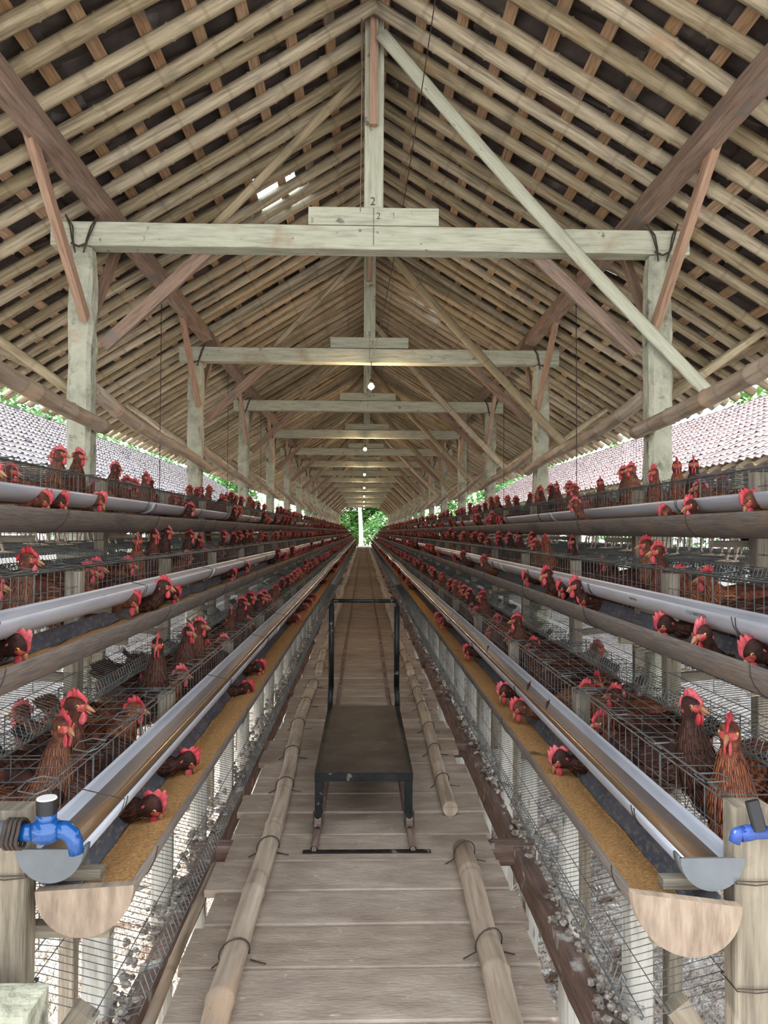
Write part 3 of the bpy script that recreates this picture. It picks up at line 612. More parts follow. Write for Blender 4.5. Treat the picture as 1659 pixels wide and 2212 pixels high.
for side in (-1, 1):
    for ti in range(3):
        T = TIER[side][ti]; row = '%s %s row' % (SIDE[side], TN[ti]); rn = random.Random(ti*5+side)
        yw0 = 1.447 if ti == 0 else .9; yf0 = 1.464 if ti == 0 and side < 0 else (1.43 if ti == 0 else .95)
        if side > 0 and ti == 0: yw0 = 1.45
        # water gutter
        x, z = T['w']; wb = wob(.008 if ti == 0 else .004, ti+side); t = thing('water_gutter', (x, yw0, z-RW), 'long white half-pipe water gutter of the %s cage row on the %s' % (TN[ti], SIDE[side]), 'gutter', 'white water gutters')
        m = M(); m.half_pipe(x, z, RW, .003, yw0, YE, seg=16, ny=150, wob=wb); obj('pipe', m, MT['pvc'], t)
        m = M(); zz = z-.030; h = sqrt(RW**2-.030**2)-.003; rings = []
        for k in range(151):
            y = yw0+.003+(YE-yw0-.003)*k/150; dx, dz = wb(y); rings.append([(x+dx-h, y, zz+dz), (x+dx+h, y, zz+dz), (x+dx+h*.6, y, zz+dz-.01), (x+dx-h*.6, y, zz+dz-.01)])
        m.loft(rings); obj('water', m, MT['water'], t, label='brown shallow water')
        if ti == 0:
            m = M(); R = RW+.005; n = 18; m.prism([(x+R*cos(pi+pi*i/n), z+R*sin(pi+pi*i/n)) for i in range(n+1)], yw0-.006, yw0+.0, mi=0)
            m.half_pipe(x, z, R, .004, yw0-.004, yw0+.03, seg=16, ny=1); obj('end_cap', m, MT['pvc_grey'], t, label='grey rounded end cap')
        for j in range(8):                    # sockets where lengths of pipe join
            yj = yw0+3.7+4*j+(side*.4)
            if yj > 30: break
            dx, dz = wb(yj); m = M(); m.half_pipe(x+dx, z+dz, RW+.004, .004, yj, yj+.07, seg=14, ny=1); obj('pipe_joint', m, MT['pvc'], t)
        for j in range(14):
            m = M()
            yj = CY0+.28+j*1.2+rn.uniform(-.1,.1); dx, dz = wb(yj)
            m.wire([(x+dx+(RW+.002)*cos(a), yj+.01*sin(a*2), z+dz+(RW+.002)*sin(a)) for a in [pi*i/8 for i in range(-8, 1)]]+[(x+dx+side*.07, yj, z+dz+.03)], .0013)
            m.wire([(x+dx+(RW+.002)*cos(a), yj+.02, z+dz+(RW+.002)*sin(a)) for a in [pi*i/8 for i in range(-8, 1)]], .0013)
            obj('tie_wire', m, MT['rust'], t)
        # feed trough
        x, z = T['f']; wb2 = wob(.005, ti*2+side); t = thing('feed_trough', (x, yf0, z-RF), 'long dark half-pipe feed trough of the %s cage row on the %s' % (TN[ti], SIDE[side]), 'trough', 'feed troughs')
        m = M(); m.half_pipe(x, z, RF, .004, yf0, YE, seg=18, ny=150, wob=wb2, mi=0, mi_in=1); obj('trough', m, [MT['feed_out'], MT['feed_in']], t)
        m = M(); rings = []; us = []
        N_ = 700
        for k in range(N_+1):
            y = yf0+.003+(YE-yf0-.003)*(k/N_)**1.6; dx, dz = wb2(y); nz_ = noise.noise(Vector((y*4, side, ti)))*.012; tilt = .010
            pr = []; hh = (.033 if side < 0 and ti == 1 else .047)+nz_*.5
            for i in range(9):
                a = i/8; xx = -1+2*a; hw = sqrt(RF**2-hh**2)-.004
                zt_ = -hh+.010*(-side*xx)+.006*noise.noise(Vector((y*7, xx*2, side*3+ti)))
                hw2 = sqrt(max(1e-4, RF**2-zt_**2))-.005
                pr.append((x+dx+hw2*xx, y, z+dz+zt_))
            for i in range(5):
                a = pi*1.75-pi*.5*i/4*1.0; pr.append((x+dx+(RF-.006)*cos(a)*.9, y, z+dz+(RF-.006)*sin(a)*.98))
            rings.append(pr)
        m.loft(rings); obj('feed', m, MT['feed'], t, label='yellow-brown ground feed')
        if ti == 0:
            m = M(); R = RF+(.008 if side < 0 else .02); n = 22
            poly = [(x+R*cos(pi+pi*i/n), z+(R-.01)*sin(pi+pi*i/n)*1.12+.002) for i in range(n+1)]
            if side > 0: poly = [(a, b-(a-x)*.13+.012) for a, b in poly]
            else: poly = [(a, b+(a-x)*.06) for a, b in poly]
            m.prism(poly, yf0-.022, yf0-.001); obj('end_board', m, MT['endwood'], t, label='half-round pale wooden end board')
        for j in range(12):
            m = M(); yj = CY0+.1+j*1.2+rn.uniform(-.1,.1); dx, dz = wb2(yj)
            m.wire([(x+dx+(RF+.002)*cos(a), yj+.05*(a+pi)/pi, z+dz+(RF+.002)*sin(a)) for a in [pi*i/10 for i in range(-10, 1)]], .0014)
            obj('tie_wire', m, MT['rust'], t)
# faint print on the near right pipe
T = TIER[1][1]; gx, gz = T['w']; par = [o for o in COL.objects if o.name.startswith('water_gutter') and 'middle' in o['label'] and 'right' in o['label']][0]
for txt, px, sz in (('C 21 NAKOLIKA', 1502, .017), ('NAKOLIKA', 1366, .014)):
    c = bpy.data.curves.new('printed_lettering', 'FONT'); c.body = txt; c.size = sz; c.extrude = .0002; c.align_x = 'CENTER'
    o = bpy.data.objects.new('printed_lettering', c); link(o); me = bpy.data.meshes.new_from_object(o); bpy.data.objects.remove(o)
    me.materials.clear(); me.materials.append(MT['ink']); me.transform(Matrix.Rotation(-pi/2, 4, 'Z') @ Matrix.Rotation(pi/2, 4, 'X'))
    a = radians(22); me.transform(Matrix.Rotation(-a, 4, 'Y'))
    o = bpy.data.objects.new('printed_lettering', me); o.parent = par; o.location = Vector((gx-(RW+.0015)*cos(a), px2d(px, gx-RW), gz-(RW+.0015)*sin(a)))-ploc(par); link(o)
# ---- cages: one prototype per look, local frame: x = depth away from the aisle, y = along, z up, origin front bottom
def cage_parts(short=False, lod=0):
    P = {}; r = .0013; L = CL-.012
    m = M(); nz_ = 6 if lod == 0 else 4
    for k in range(nz_): m.wire([(0, .006, .06+(CH-.06)*k/(nz_-1)), (0, L, .06+(CH-.06)*k/(nz_-1))], r*(1.3 if k == nz_-1 else 1))
    st = .05 if lod == 0 else .1
    for k in range(int(L/st)+1): m.wire([(0, .006+k*st, .055), (0, .006+k*st, CH)], r*(1.5 if k % 8 == 0 else 1))
    P['front_panel'] = m
    m = M(); rn = random.Random(3)
    for k in range(9 if lod == 0 else 5):
        x = .03+k*(CD-.04)/(8 if lod == 0 else 4); m.wire([(x, .006, CH), (x, L*.3, CH+rn.uniform(-.004,.004)), (x, L*.7, CH+rn.uniform(-.004,.004)), (x, L, CH)], r)
    for k in range(13 if lod == 0 else 7): y = .006+k*(L/(12 if lod == 0 else 6)); m.wire([(0, y, CH), (CD*.5, y, CH-.003), (CD, y, CH)], r)
    m.wire([(-.004, .006, CH+.004), (-.004, L, CH+.004)], .0024); m.wire([(.012, .006, CH+.008), (.012, L, CH+.008)], .0022)
    P['top_panel'] = m
    if lod == 0:
        m = M(); y = .16
        if True:
            m.wire([(.006,y-.05,CH+.008),(-.006,y-.03,CH+.016),(.03,y-.035,CH+.02),(.055,y-.01,CH+.018),(.05,y+.04,CH+.014),(.01,y+.05,CH+.01),(-.006,y+.035,CH+.014),(-.004,y-.02,CH+.012)], .0018)
        P['lid_hook'] = m
    m = M()                                         # sloping floor that runs on into the curled egg tray
    prof = [(CD, .045), (CD*.5, .028), (0, .008), (-.14, -.028), (-.19, -.038), (-.225, -.028), (-.238, .0), (-.225, .035)]
    if short: prof = prof[:3]+[(x*.72, z*.85) for x, z in prof[3:]]
    ss = .025 if lod == 0 else .05
    for k in range(int(L/ss)+1): y = .004+k*ss; m.wire([(x, y, z) for x, z in prof], r*.85)
    for x, z in prof: m.wire([(x, .004, z), (x, L, z)], r)
    for q in (.1, .2, .3): m.wire([(q, .004, .008+q*.09), (q, L, .008+q*.09)], r*.9)
    P['egg_tray'] = m
    m = M()
    for y in ((.003, CL*.333, CL*.667) if lod == 0 else (.003,)):
        for k in range(5): z = .05+k*.075; m.wire([(0, y, z), (CD, y, z)], r)
        for k in range(5): x = k*CD/4; m.wire([(x, y, .01), (x, y, CH)], r)
    for k in range(4): z = .09+k*.085; m.wire([(CD, .004, z), (CD, L, z)], r)
    for k in range(13): m.wire([(CD, .006+k*(L/12), .045), (CD, .006+k*(L/12), CH)], r)
    P['divider'] = m
    return P
protos = {}
for lod in (0, 1, 2, 3):
    P = cage_parts(short=lod > 1, lod=lod % 2)
    if lod % 2 == 0: protos[lod] = {k: mesh_of(k, m, MT['wire'], fix=False) for k, m in P.items()}
    else:
        a = M()
        for m in P.values():
            b = len(a.v); a.v += m.v; a.f += [tuple(i+b for i in f) for f in m.f]; a.uv += m.uv; a.mi += m.mi; a.sm += m.sm
        protos[lod] = mesh_of('wire_cage', a, MT['wire'], fix=False)
def place_cage(side, x, z, y, label, group, lod, cat='cage', short=2):
    if lod == 0:
        t = thing('wire_cage', (x, y, z), label, cat, group)
        for k, me in protos[lod+short].items():
            if k == 'divider' : pass
            for q in range(4 if k == 'lid_hook' else 1):
                o = bpy.data.objects.new(k, me); o.parent = t; o.location = (0, q*.3, 0); link(o)
    else:
        t = bpy.data.objects.new('wire_cage', protos[lod+short]); t.location = (x, y, z); tag(t, label, cat, group); link(t)
    if side < 0: t.rotation_euler = (0, 0, pi); t.location.y += CL
    return t
for side in (-1, 1):
    for ti in range(3):
        T = TIER[side][ti]
        for k in range(NC):
            lod = 0 if k < 10 else 1
            if k < 60: lab = 'wire hen cage in the %s row on the %s, %s from the camera' % (TN[ti], SIDE[side], nth(k+1)); g_ = 'cages of the %s %s row' % (SIDE[side], TN[ti])
            else: lab = 'distant wire hen cage far down the %s row on the %s' % (TN[ti], SIDE[side]); g_ = 'distant cages of the %s %s row' % (SIDE[side], TN[ti])
            place_cage(side, T['x'], T['t']-CH, CY0+k*CL, lab, g_, lod, short=0 if ti == 0 else 2)
        if ti > 0: place_cage(side, T['x'], T['t']-CH, CY0-CL, 'wire hen cage in the %s row on the %s, partly outside the near edge' % (TN[ti], SIDE[side]), 'cages of the %s %s row' % (SIDE[side], TN[ti]), 0)
    # row on the outer side, back to back with the top row
    xo = XC+side*2.42
    for k in range(16):
        place_cage(-side, xo, TIER[side][2]['t']-CH, CY0+k*CL, 'wire cage of the outer row behind the %s top row, %s from the camera' % (SIDE[side], nth(k+1)), 'outer cages behind the %s rows' % SIDE[side], 0 if k < 4 else 1)
# ---- timber stands carrying the rows
for side in (-1, 1):
    for k in range(NC+1):
        y = CY0+k*CL-.03
        if k == 0: y = CY0-.03
        t = thing('cage_stand', (XC+side*1.0, y, ZG), ('pale timber stand under the %s cages, %s from the camera' % (SIDE[side], nth(k+1))) if k < 60 else 'distant timber stand under the far %s cages' % SIDE[side], 'cage stand', ('timber stands of the %s cages' if k < 60 else 'distant timber stands of the %s cages') % SIDE[side])
        parts = []
        for ti in range(3):
            T = TIER[side][ti]; x = T['x']+side*.0; wd = .072 if k == 0 and ti == 0 else .05; yy_ = y if ti == 0 else y+.0
            m = M(); xx = x+side*(.0 if k == 0 and ti == 0 else .02); m.bar((xx, yy_, ZG), (xx, yy_, T['t']+.03 if (k == 0 and ti == 0) else T['t']-.01), .05, wd, up=(1,0,0), bev=.003, jit=.002); parts.append(('upright', m))
            fx, fz = T['f']; wx, wz = T['w']
            m = M(); m.bar((x+side*.03, y+.04, wz-RW-.016), (wx-side*(.075 if k == 0 and ti == 0 else -.01), y+.04, wz-RW-.016), .03, .022, bev=.002); parts.append(('bracket', m))
            m = M(); m.bar((x+side*.03, y+.04, fz-RF-.022), (fx-side*(.03 if k == 0 else -.01), y+.04, fz-RF-.022), .03, .024, bev=.002); parts.append(('bracket', m))
            m = M(); m.bar((x-side*.0, y+.0, T['t']-CH-.02), (x+side*CD, y+.0, T['t']-CH+.02), .03, .03, bev=.002); parts.append(('floor_bearer', m))
        if k < 1:
            T = TIER[side][0]; m = M(); m.bar((T['f'][0]+side*.02, y+.05, -.93), (T['x']+side*.30, y+.05, -1.55), .035, .05, up=(1,0,0), bev=.003, jit=.002); parts.append(('diagonal_brace', m))
        for n_, m in parts: obj(n_, m, MT['stand'], t)
    # low stakes under the bottom row
    for k in range(44):
        y = 1.97+k*.6; X = side*(.665 if side < 0 else .70)+random.uniform(-.01,.01); zt_ = TIER[side][0]['t']-CH-.03
        m = M(); n = 10; r = .033
        rings = []
        for j in range(9):
            z = ZG+(zt_-ZG)*j/8; rr = r*(1.15-.18*j/8)
            rings.append([(X+rr*cos(a)*(1+.08*noise.noise(Vector((a, z*4, k)))), y+rr*sin(a), z) for a in [2*pi*i/n for i in range(n)]])
        if k % 3 == 0 and k < 6:
            m.bar((X, y, ZG), (X, y, zt_), .06, .06, up=(1,0,0), bev=.003, jit=.002)
        else: m.loft(rings, us=[j*.1 for j in range(9)])
        lab = 'short whitish stake under the %s bottom cages, %s from the camera' % (SIDE[side], nth(k+1)) if k < 60 else 'distant short stake under the far %s bottom cages' % SIDE[side]
        obj('cage_stake', m, MT['pile'], label=lab, cat='stake', group=('stakes under the %s cages' if k < 60 else 'distant stakes under the %s cages') % SIDE[side])
    # heaps of dry droppings clinging to the side beam
    rn = random.Random(40+side)
    cl = M(); ico = []
    for k in range(1500):
        y = 1.5+rn.random()**1.5*9; X = side*(.605+rn.uniform(-.02,.085))+XC*.3; z = ZD-.045+rn.uniform(-.03,.03)
        heap = .5+.5*sin(y*10.5+sin(y*3)); z += heap*.025-.012; X += side*.03*(1-heap)
        if rn.random() > .35+.65*heap: continue
        R = rn.uniform(.004,.013)
        rings = []
        for a in range(1, 5):
            th = pi*a/5; rings.append([(X+R*sin(th)*cos(p)*rn.uniform(.5,1.5), y+R*sin(th)*sin(p)*rn.uniform(.5,1.5), z-R*cos(th)) for p in [2*pi*i/7 for i in range(7)]])
        cl.loft(rings, sm=False)
    obj('dry_droppings', cl, MT['clump'], label='whitish dry droppings caked along the beam beside the %s planks' % SIDE[side], cat='droppings', kind='stuff')
# ---- taps and supply pipes at the near ends
def tap(side):
    T = TIER[side][0]; wx, wz = T['w']; z = wz+.045; y = 1.40
    if side < 0:
        t = thing('supply_pipe', (-.72, y, z), 'thick grey water pipe entering from the left edge behind the blue tap', 'pipe')
        m = M(); m.tube([(-1.1, y, z), (-.625, y, z)], .0235, n=18); m.tube([(-.628, y, z), (-.622, y, z)], .0235, n=18); obj('pipe', m, MT['pvc_grey'], t)
        m = M()
        for j in range(4): m.tube([(-.632+j*.008+.002*sin(a*3), y+.025*cos(a), z+.025*sin(a)) for a in [2*pi*i/14 for i in range(15)]], .0035, n=5)
        obj('sealing_twine', m, MT['rust'], t)
        t = thing('water_tap', (-.57, y, z-.06), 'bright blue plastic tap with black knob over the left gutter', 'tap')
        m = M(); m.tube([(-.612,y,z+.002),(-.585,y,z+.002)], .0155, n=16)
        m.tube([(-.592,y,z+.003),(-.584,y,z+.004),(-.572,y,z+.005),(-.560,y,z+.006),(-.548,y,z+.005),(-.540,y,z+.004)], [.013,.02,.024,.024,.02,.014], n=18)
        m.tube([(-.545,y,z+.007),(-.531,y,z+.006),(-.520,y,z-.003),(-.514,y,z-.016),(-.511,y,z-.036)], [.016,.0165,.0155,.014,.0125], n=16, caps=True)
        m.tube([(-.565,y,z+.02),(-.565,y,z+.036)], [.017,.0175], n=16); obj('tap_body', m, MT['blue'], t)
        m = M(); m.tube([(-.565,y,z+.036),(-.565,y,z+.062)], [.0175,.0185], n=20, sm=False); obj('knob', m, MT['black'], t)
        m = M(); m.tube([(-.565,y,z+.062),(-.565,y,z+.0645)], [.018,.017], n=20); obj('knob_cap', m, MT['white'], t)
    else:
        z = wz+.065
        t = thing('supply_pipe', (.88, y, z), 'grey water pipe at the right edge beside the dark blue tap', 'pipe')
        m = M(); m.tube([(.80, y, z-.004), (1.2, y, z-.006)], .019, n=16); obj('pipe', m, MT['pvc_grey'], t)
        t = thing('water_tap', (.74, y, z-.03), 'dark blue tap with black lever on top of the right corner post', 'tap')
        m = M(); m.tube([(.80,y,z),(.775,y,z),(.76,y,z),(.725,y,z),(.71,y,z),(.695,y,z-.004)], [.017,.018,.011,.012,.015,.013], n=14)
        m.tube([(.703,y,z+.0),(.690,y,z-.002),(.684,y,z-.018)], [.013,.012,.010], n=12); m.tube([(.776,y,z-.02),(.776,y,z+.022)], .013, n=12); obj('tap_body', m, MT['dblue'], t)
        m = M(); m.bar((.727,y-.01,z+.008), (.715,y-.005,z+.06), .012, .024, up=(1,0,0), bev=.003); m.tube([(.727,y,z),(.727,y,z+.02)], .011, n=10); obj('lever', m, MT['black'], t)
tap(-1); tap(1)
# wires twisted round the near corner posts
for side in (-1, 1):
    T = TIER[side][0]; x = T['x']; w2 = .036
    for z, wh in zip((-.64,-.86,-1.02) if side < 0 else (-.66,-.86,-.97), ('highest', 'middle', 'lowest')):
        m = M()
        for q in range(2): m.wire([(x-w2*1.05, 1.44-.002, z+q*.005), (x, 1.438, z-.004+q*.007), (x+w2*1.05, 1.438, z+q*.004), (x+w2*1.1, 1.50, z+q*.003), (x-w2*1.1, 1.50, z), (x-w2*1.05, 1.438, z)], .0013)
        obj('binding_wire', m, MT['rust'], label='%s thin rusty wire twisted around the near %s corner post' % (wh, SIDE[side]), cat='wire', group='wires round the corner posts')
m = M(); m.box(-.75, -.548, 1.29, 1.385, ZG, -.80, bev=.006); obj('concrete_block', m, MT['concrete'], label='pale concrete block in the bottom left corner', cat='block')
# ================================================================== outside
for side in (-1, 1):
    xe_, ze_, xr_, zr_ = XC+side*5.1, 1.0, XC+side*8.2, 2.82
    t = thing('neighbour_shed', (side*8, 18, ZG), 'neighbouring open shed with weathered tiled roof on the %s' % SIDE[side], 'shed')
    mb, _ = tile_slope(-side, xr_, zr_, xe_, (zr_-ze_)/(3.1), -2, 39, tw=.2, tl=.25, seg=6, amp=.02, sc_h=.03, jz=.004, rng=random.Random(side+9))
    obj('roof_tiles', mb, MT['tile_out'] if side > 0 else MT['tile_left'], t, fix=False)
    m = M()
    for k in range(90):
        y = -2+k*.46; m.bar((xe_-side*-.02, y, ze_-.075), (xr_, y, zr_-.09), .07, .06)
    obj('rafters', m, MT['bamboo'], t).__setitem__('kind', 'stuff')
    for k in range(12):
        y = k*3.3; m = M(); m.bar((xe_+side*1.4, y, ZG), (xe_+side*1.4, y, 1.68), .14, .14, up=(1,0,0)); obj('shed_post', m, MT['concrete'], t)
    m = M(); m.bar((xe_+side*.25, -2, ze_+.03), (xe_+side*.25, 39, ze_+.03), .08, .08); obj('eave_beam', m, MT['bamboo_deck'], t)
    mb, _ = tile_slope(side, xr_, zr_, xr_+side*3.1, (zr_-ze_)/(3.1), -2, 39, tw=.4, tl=.5, seg=4, amp=.03, sc_h=.03, rng=random.Random(side+19))
    obj('far_slope', mb, MT['tile_out'], t, fix=False)
def leaf_blob(m, c, R, n, size, rn, squash=.8):
    for k in range(n):
        while True:
            d = Vector((rn.uniform(-1,1), rn.uniform(-1,1), rn.uniform(-1,1)))
            if .25 < d.length < 1: break
        d = d.normalized()*(.55+.45*rn.random()**.5)
        p = Vector(c)+Vector((d.x*R, d.y*R, d.z*R*squash)); a = Vector((rn.uniform(-1,1), rn.uniform(-1,1), rn.uniform(-.5,.5))).normalized()
        b = a.cross(Vector((rn.uniform(-.4,.4), rn.uniform(-.4,.4), 1))).normalized(); s_ = size*rn.uniform(.6,1.3)
        m.quad([p-a*s_, p-a*s_*.2+b*s_*.45, p+a*s_*.6+b*s_*.3, p+a*s_*1.1-Vector((0,0,s_*.3)), p+a*s_*.5-b*s_*.35, p-a*s_*.3-b*s_*.45], [(0,0)]*6)
def tree(x, y, h, R, seed, lab, n=2600, size=.35, trunk=.14, mt='leaf', low=.3, group='trees beyond the shed'):
    rn = random.Random(seed); t = thing('tree', (x, y, ZG), lab, 'tree', group)
    m = M(); m.tube([(x+.12*sin(k*.9+seed), y, ZG+h*.85*k/7) for k in range(8)], [trunk*(1-.08*k) for k in range(8)], n=9)
    for k in range(5):
        a = rn.uniform(0, 6.28); z = ZG+h*rn.uniform(.4,.8); m.tube([(x, y, z), (x+cos(a)*R*.35, y+sin(a)*R*.35, z+h*.1), (x+cos(a)*R*.7, y+sin(a)*R*.7, z+h*.14)], [trunk*.4, trunk*.3, .02], n=6)
    obj('trunk', m, MT['bark'], t)
    m = M()
    for k in range(12):
        a = rn.uniform(0, 6.28); q = rn.random(); leaf_blob(m, (x+cos(a)*R*.6*q, y+sin(a)*R*.5*q, ZG+h*(low+(.95-low)*rn.random())), R*rn.uniform(.35,.6), n//12, size, rn)
    obj('crown', m, MT[mt], t, fix=False)
tree(-.30, 69, 12, 3.4, 1, 'slender tree with whitish trunk standing in line with the aisle', 900, .26, .21, 'leaf2', .62)
tree(-3.2, 73, 8, 3.2, 2, 'leafy bright green tree left of the white trunk at the far opening', 6000, .26, .14, 'leaf', .02)
tree(2.8, 72, 9, 3.4, 3, 'leafy green tree right of the white trunk at the far opening', 6000, .26, .14, 'leaf2', .02)
tree(-.6, 88, 12, 6.5, 4, 'dense dark green tree behind the white trunk', 9000, .3, .14, 'leaf', .03)
tree(8.5, 80, 13, 5, 5, 'tall green tree behind the far right corner', 2600, .3, .2, 'leaf', .05); tree(-9, 80, 13, 5, 6, 'tall green tree behind the far left corner', 2600, .3, .2, 'leaf2', .05)
rn = random.Random(77); WHO = ['light', 'tall', 'wide', 'dense', 'pale', 'round', 'dark', 'small', 'slim', 'broad']
for k in range(9): tree(-15.2-rn.random()*1.5, 10+k*6.5, 7.6+rn.random()*1.4, 3.4, 20+k, 'leafy tree rising behind the left neighbouring roof, %s from the camera' % nth(k+1), 2200, .2, .16, 'leaf2', .25, 'trees behind the left roof')
for k in range(8): tree(15.2+rn.random()*1.5, 12+k*8, 6.6+rn.random()*1.4, 3.2, 40+k, 'leafy tree rising behind the right neighbouring roof, %s from the camera' % nth(k+1), 2000, .22, .16, 'leaf', .25, 'trees behind the right roof')
for side in (-1, 1):
    for k in range(4): tree(side*(8+k*2.4), 46+k*7, 6, 3, 60+k+side*10, 'bushy tree beyond the %s neighbouring shed, %s from the aisle' % (SIDE[side], nth(k+1)), 1800, .24, .14, 'leaf2', .05, 'trees beyond the neighbouring sheds')
# ================================================================== hens
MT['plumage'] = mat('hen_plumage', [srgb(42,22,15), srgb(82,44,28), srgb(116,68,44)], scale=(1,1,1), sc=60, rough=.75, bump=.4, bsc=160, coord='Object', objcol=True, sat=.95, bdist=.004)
def feather_mat():
    m = bpy.data.materials.new('hen_feathers'); m.use_nodes = True; T = m.node_tree; N = T.nodes; b = N['Principled BSDF']; b.inputs['Roughness'].default_value = .6; b.inputs['Specular IOR Level'].default_value = .3
    uv = N.new('ShaderNodeUVMap'); sp = N.new('ShaderNodeSeparateXYZ'); T.links.new(uv.outputs[0], sp.inputs[0])
    a = N.new('ShaderNodeMath'); a.operation = 'ABSOLUTE'; T.links.new(sp.outputs[1], a.inputs[0])
    r = N.new('ShaderNodeValToRGB'); E = r.color_ramp.elements; E[0].position = .25; E[0].color = (*srgb(64,32,20), 1); E[1].position = .95; E[1].color = (*srgb(150,100,66), 1)
    T.links.new(a.outputs[0], r.inputs[0])
    oi = N.new('ShaderNodeObjectInfo'); x = N.new('ShaderNodeMix'); x.data_type = 'RGBA'; x.blend_type = 'MULTIPLY'; x.inputs[0].default_value = 1
    T.links.new(r.outputs[0], x.inputs[6]); T.links.new(oi.outputs['Color'], x.inputs[7]); T.links.new(x.outputs[2], b.inputs['Base Color']); return m
MT['feather'] = feather_mat()
MT['comb'] = mat('comb_red', [srgb(150,36,44), srgb(178,54,60), srgb(200,90,92)], sc=50, rough=.5, bump=.3, bsc=300, coord='Object', sat=.9, rand=.12, bdist=.002)
MT['face'] = mat('face_skin', [srgb(130,40,38), srgb(164,62,56), srgb(190,108,96)], sc=90, rough=.6, bump=.4, bsc=400, coord='Object', sat=.95, bdist=.002)
MT['beak'] = fmat('horn_beak', srgb(150,104,72), .4); MT['iris'] = fmat('amber_iris', srgb(190,130,60), .2, spec=.6); MT['pupil'] = fmat('dark_pupil', (.01,.01,.01), .1, spec=.8)
MT['leg'] = mat('scaly_leg', [srgb(190,160,124), srgb(216,190,156)], sc=60, rough=.7, bump=.4, bsc=200, coord='Object')
HM = ['plumage','feather','comb','face','beak','iris','pupil','leg']
def V(*a): return Vector(a)
POSES = {}   # neck points (x,y,z), head centre, head up axis, beak direction
def P(name, neck, H, N, hd): POSES[name] = (neck, Vector(H), Vector(N).normalized(), Vector(hd).normalized())
def yawv(a, dz=-.08): a = radians(a); return (cos(a), sin(a), dz)
UPN = [(.098,0,.262),(.108,0,.305),(.112,0,.345),(.114,0,.375)]
for n_, a in (('up', 0), ('up_left', 50), ('up_right', -50), ('up_back', 115)): P(n_, UPN, (.118,0,.412), (.05,0,1), yawv(a))
P('up_tall', [(.095,0,.27),(.10,0,.325),(.10,0,.375),(.102,0,.415)], (.106,0,.455), (.02,0,1), yawv(15))
P('out', [(.11,0,.205),(.15,0,.187),(.20,0,.182),(.248,0,.192),(.274,0,.222)], (.292,0,.270), (.25,0,1), yawv(18, -.15))
P('out_right', [(.11,0,.205),(.15,0,.187),(.20,-.008,.182),(.248,-.018,.192),(.272,-.024,.222)], (.288,-.03,.268), (.2,-.1,1), yawv(-35, -.1))
P('feed', [(.11,0,.205),(.15,0,.190),(.19,0,.186),(.228,0,.192)], (.258,0,.205), (.75,0,.62), (.62,.1,-.78))
P('rest', [(.11,0,.235),(.13,0,.262),(.14,0,.28)], (.15,0,.305), (.1,0,1), yawv(30))
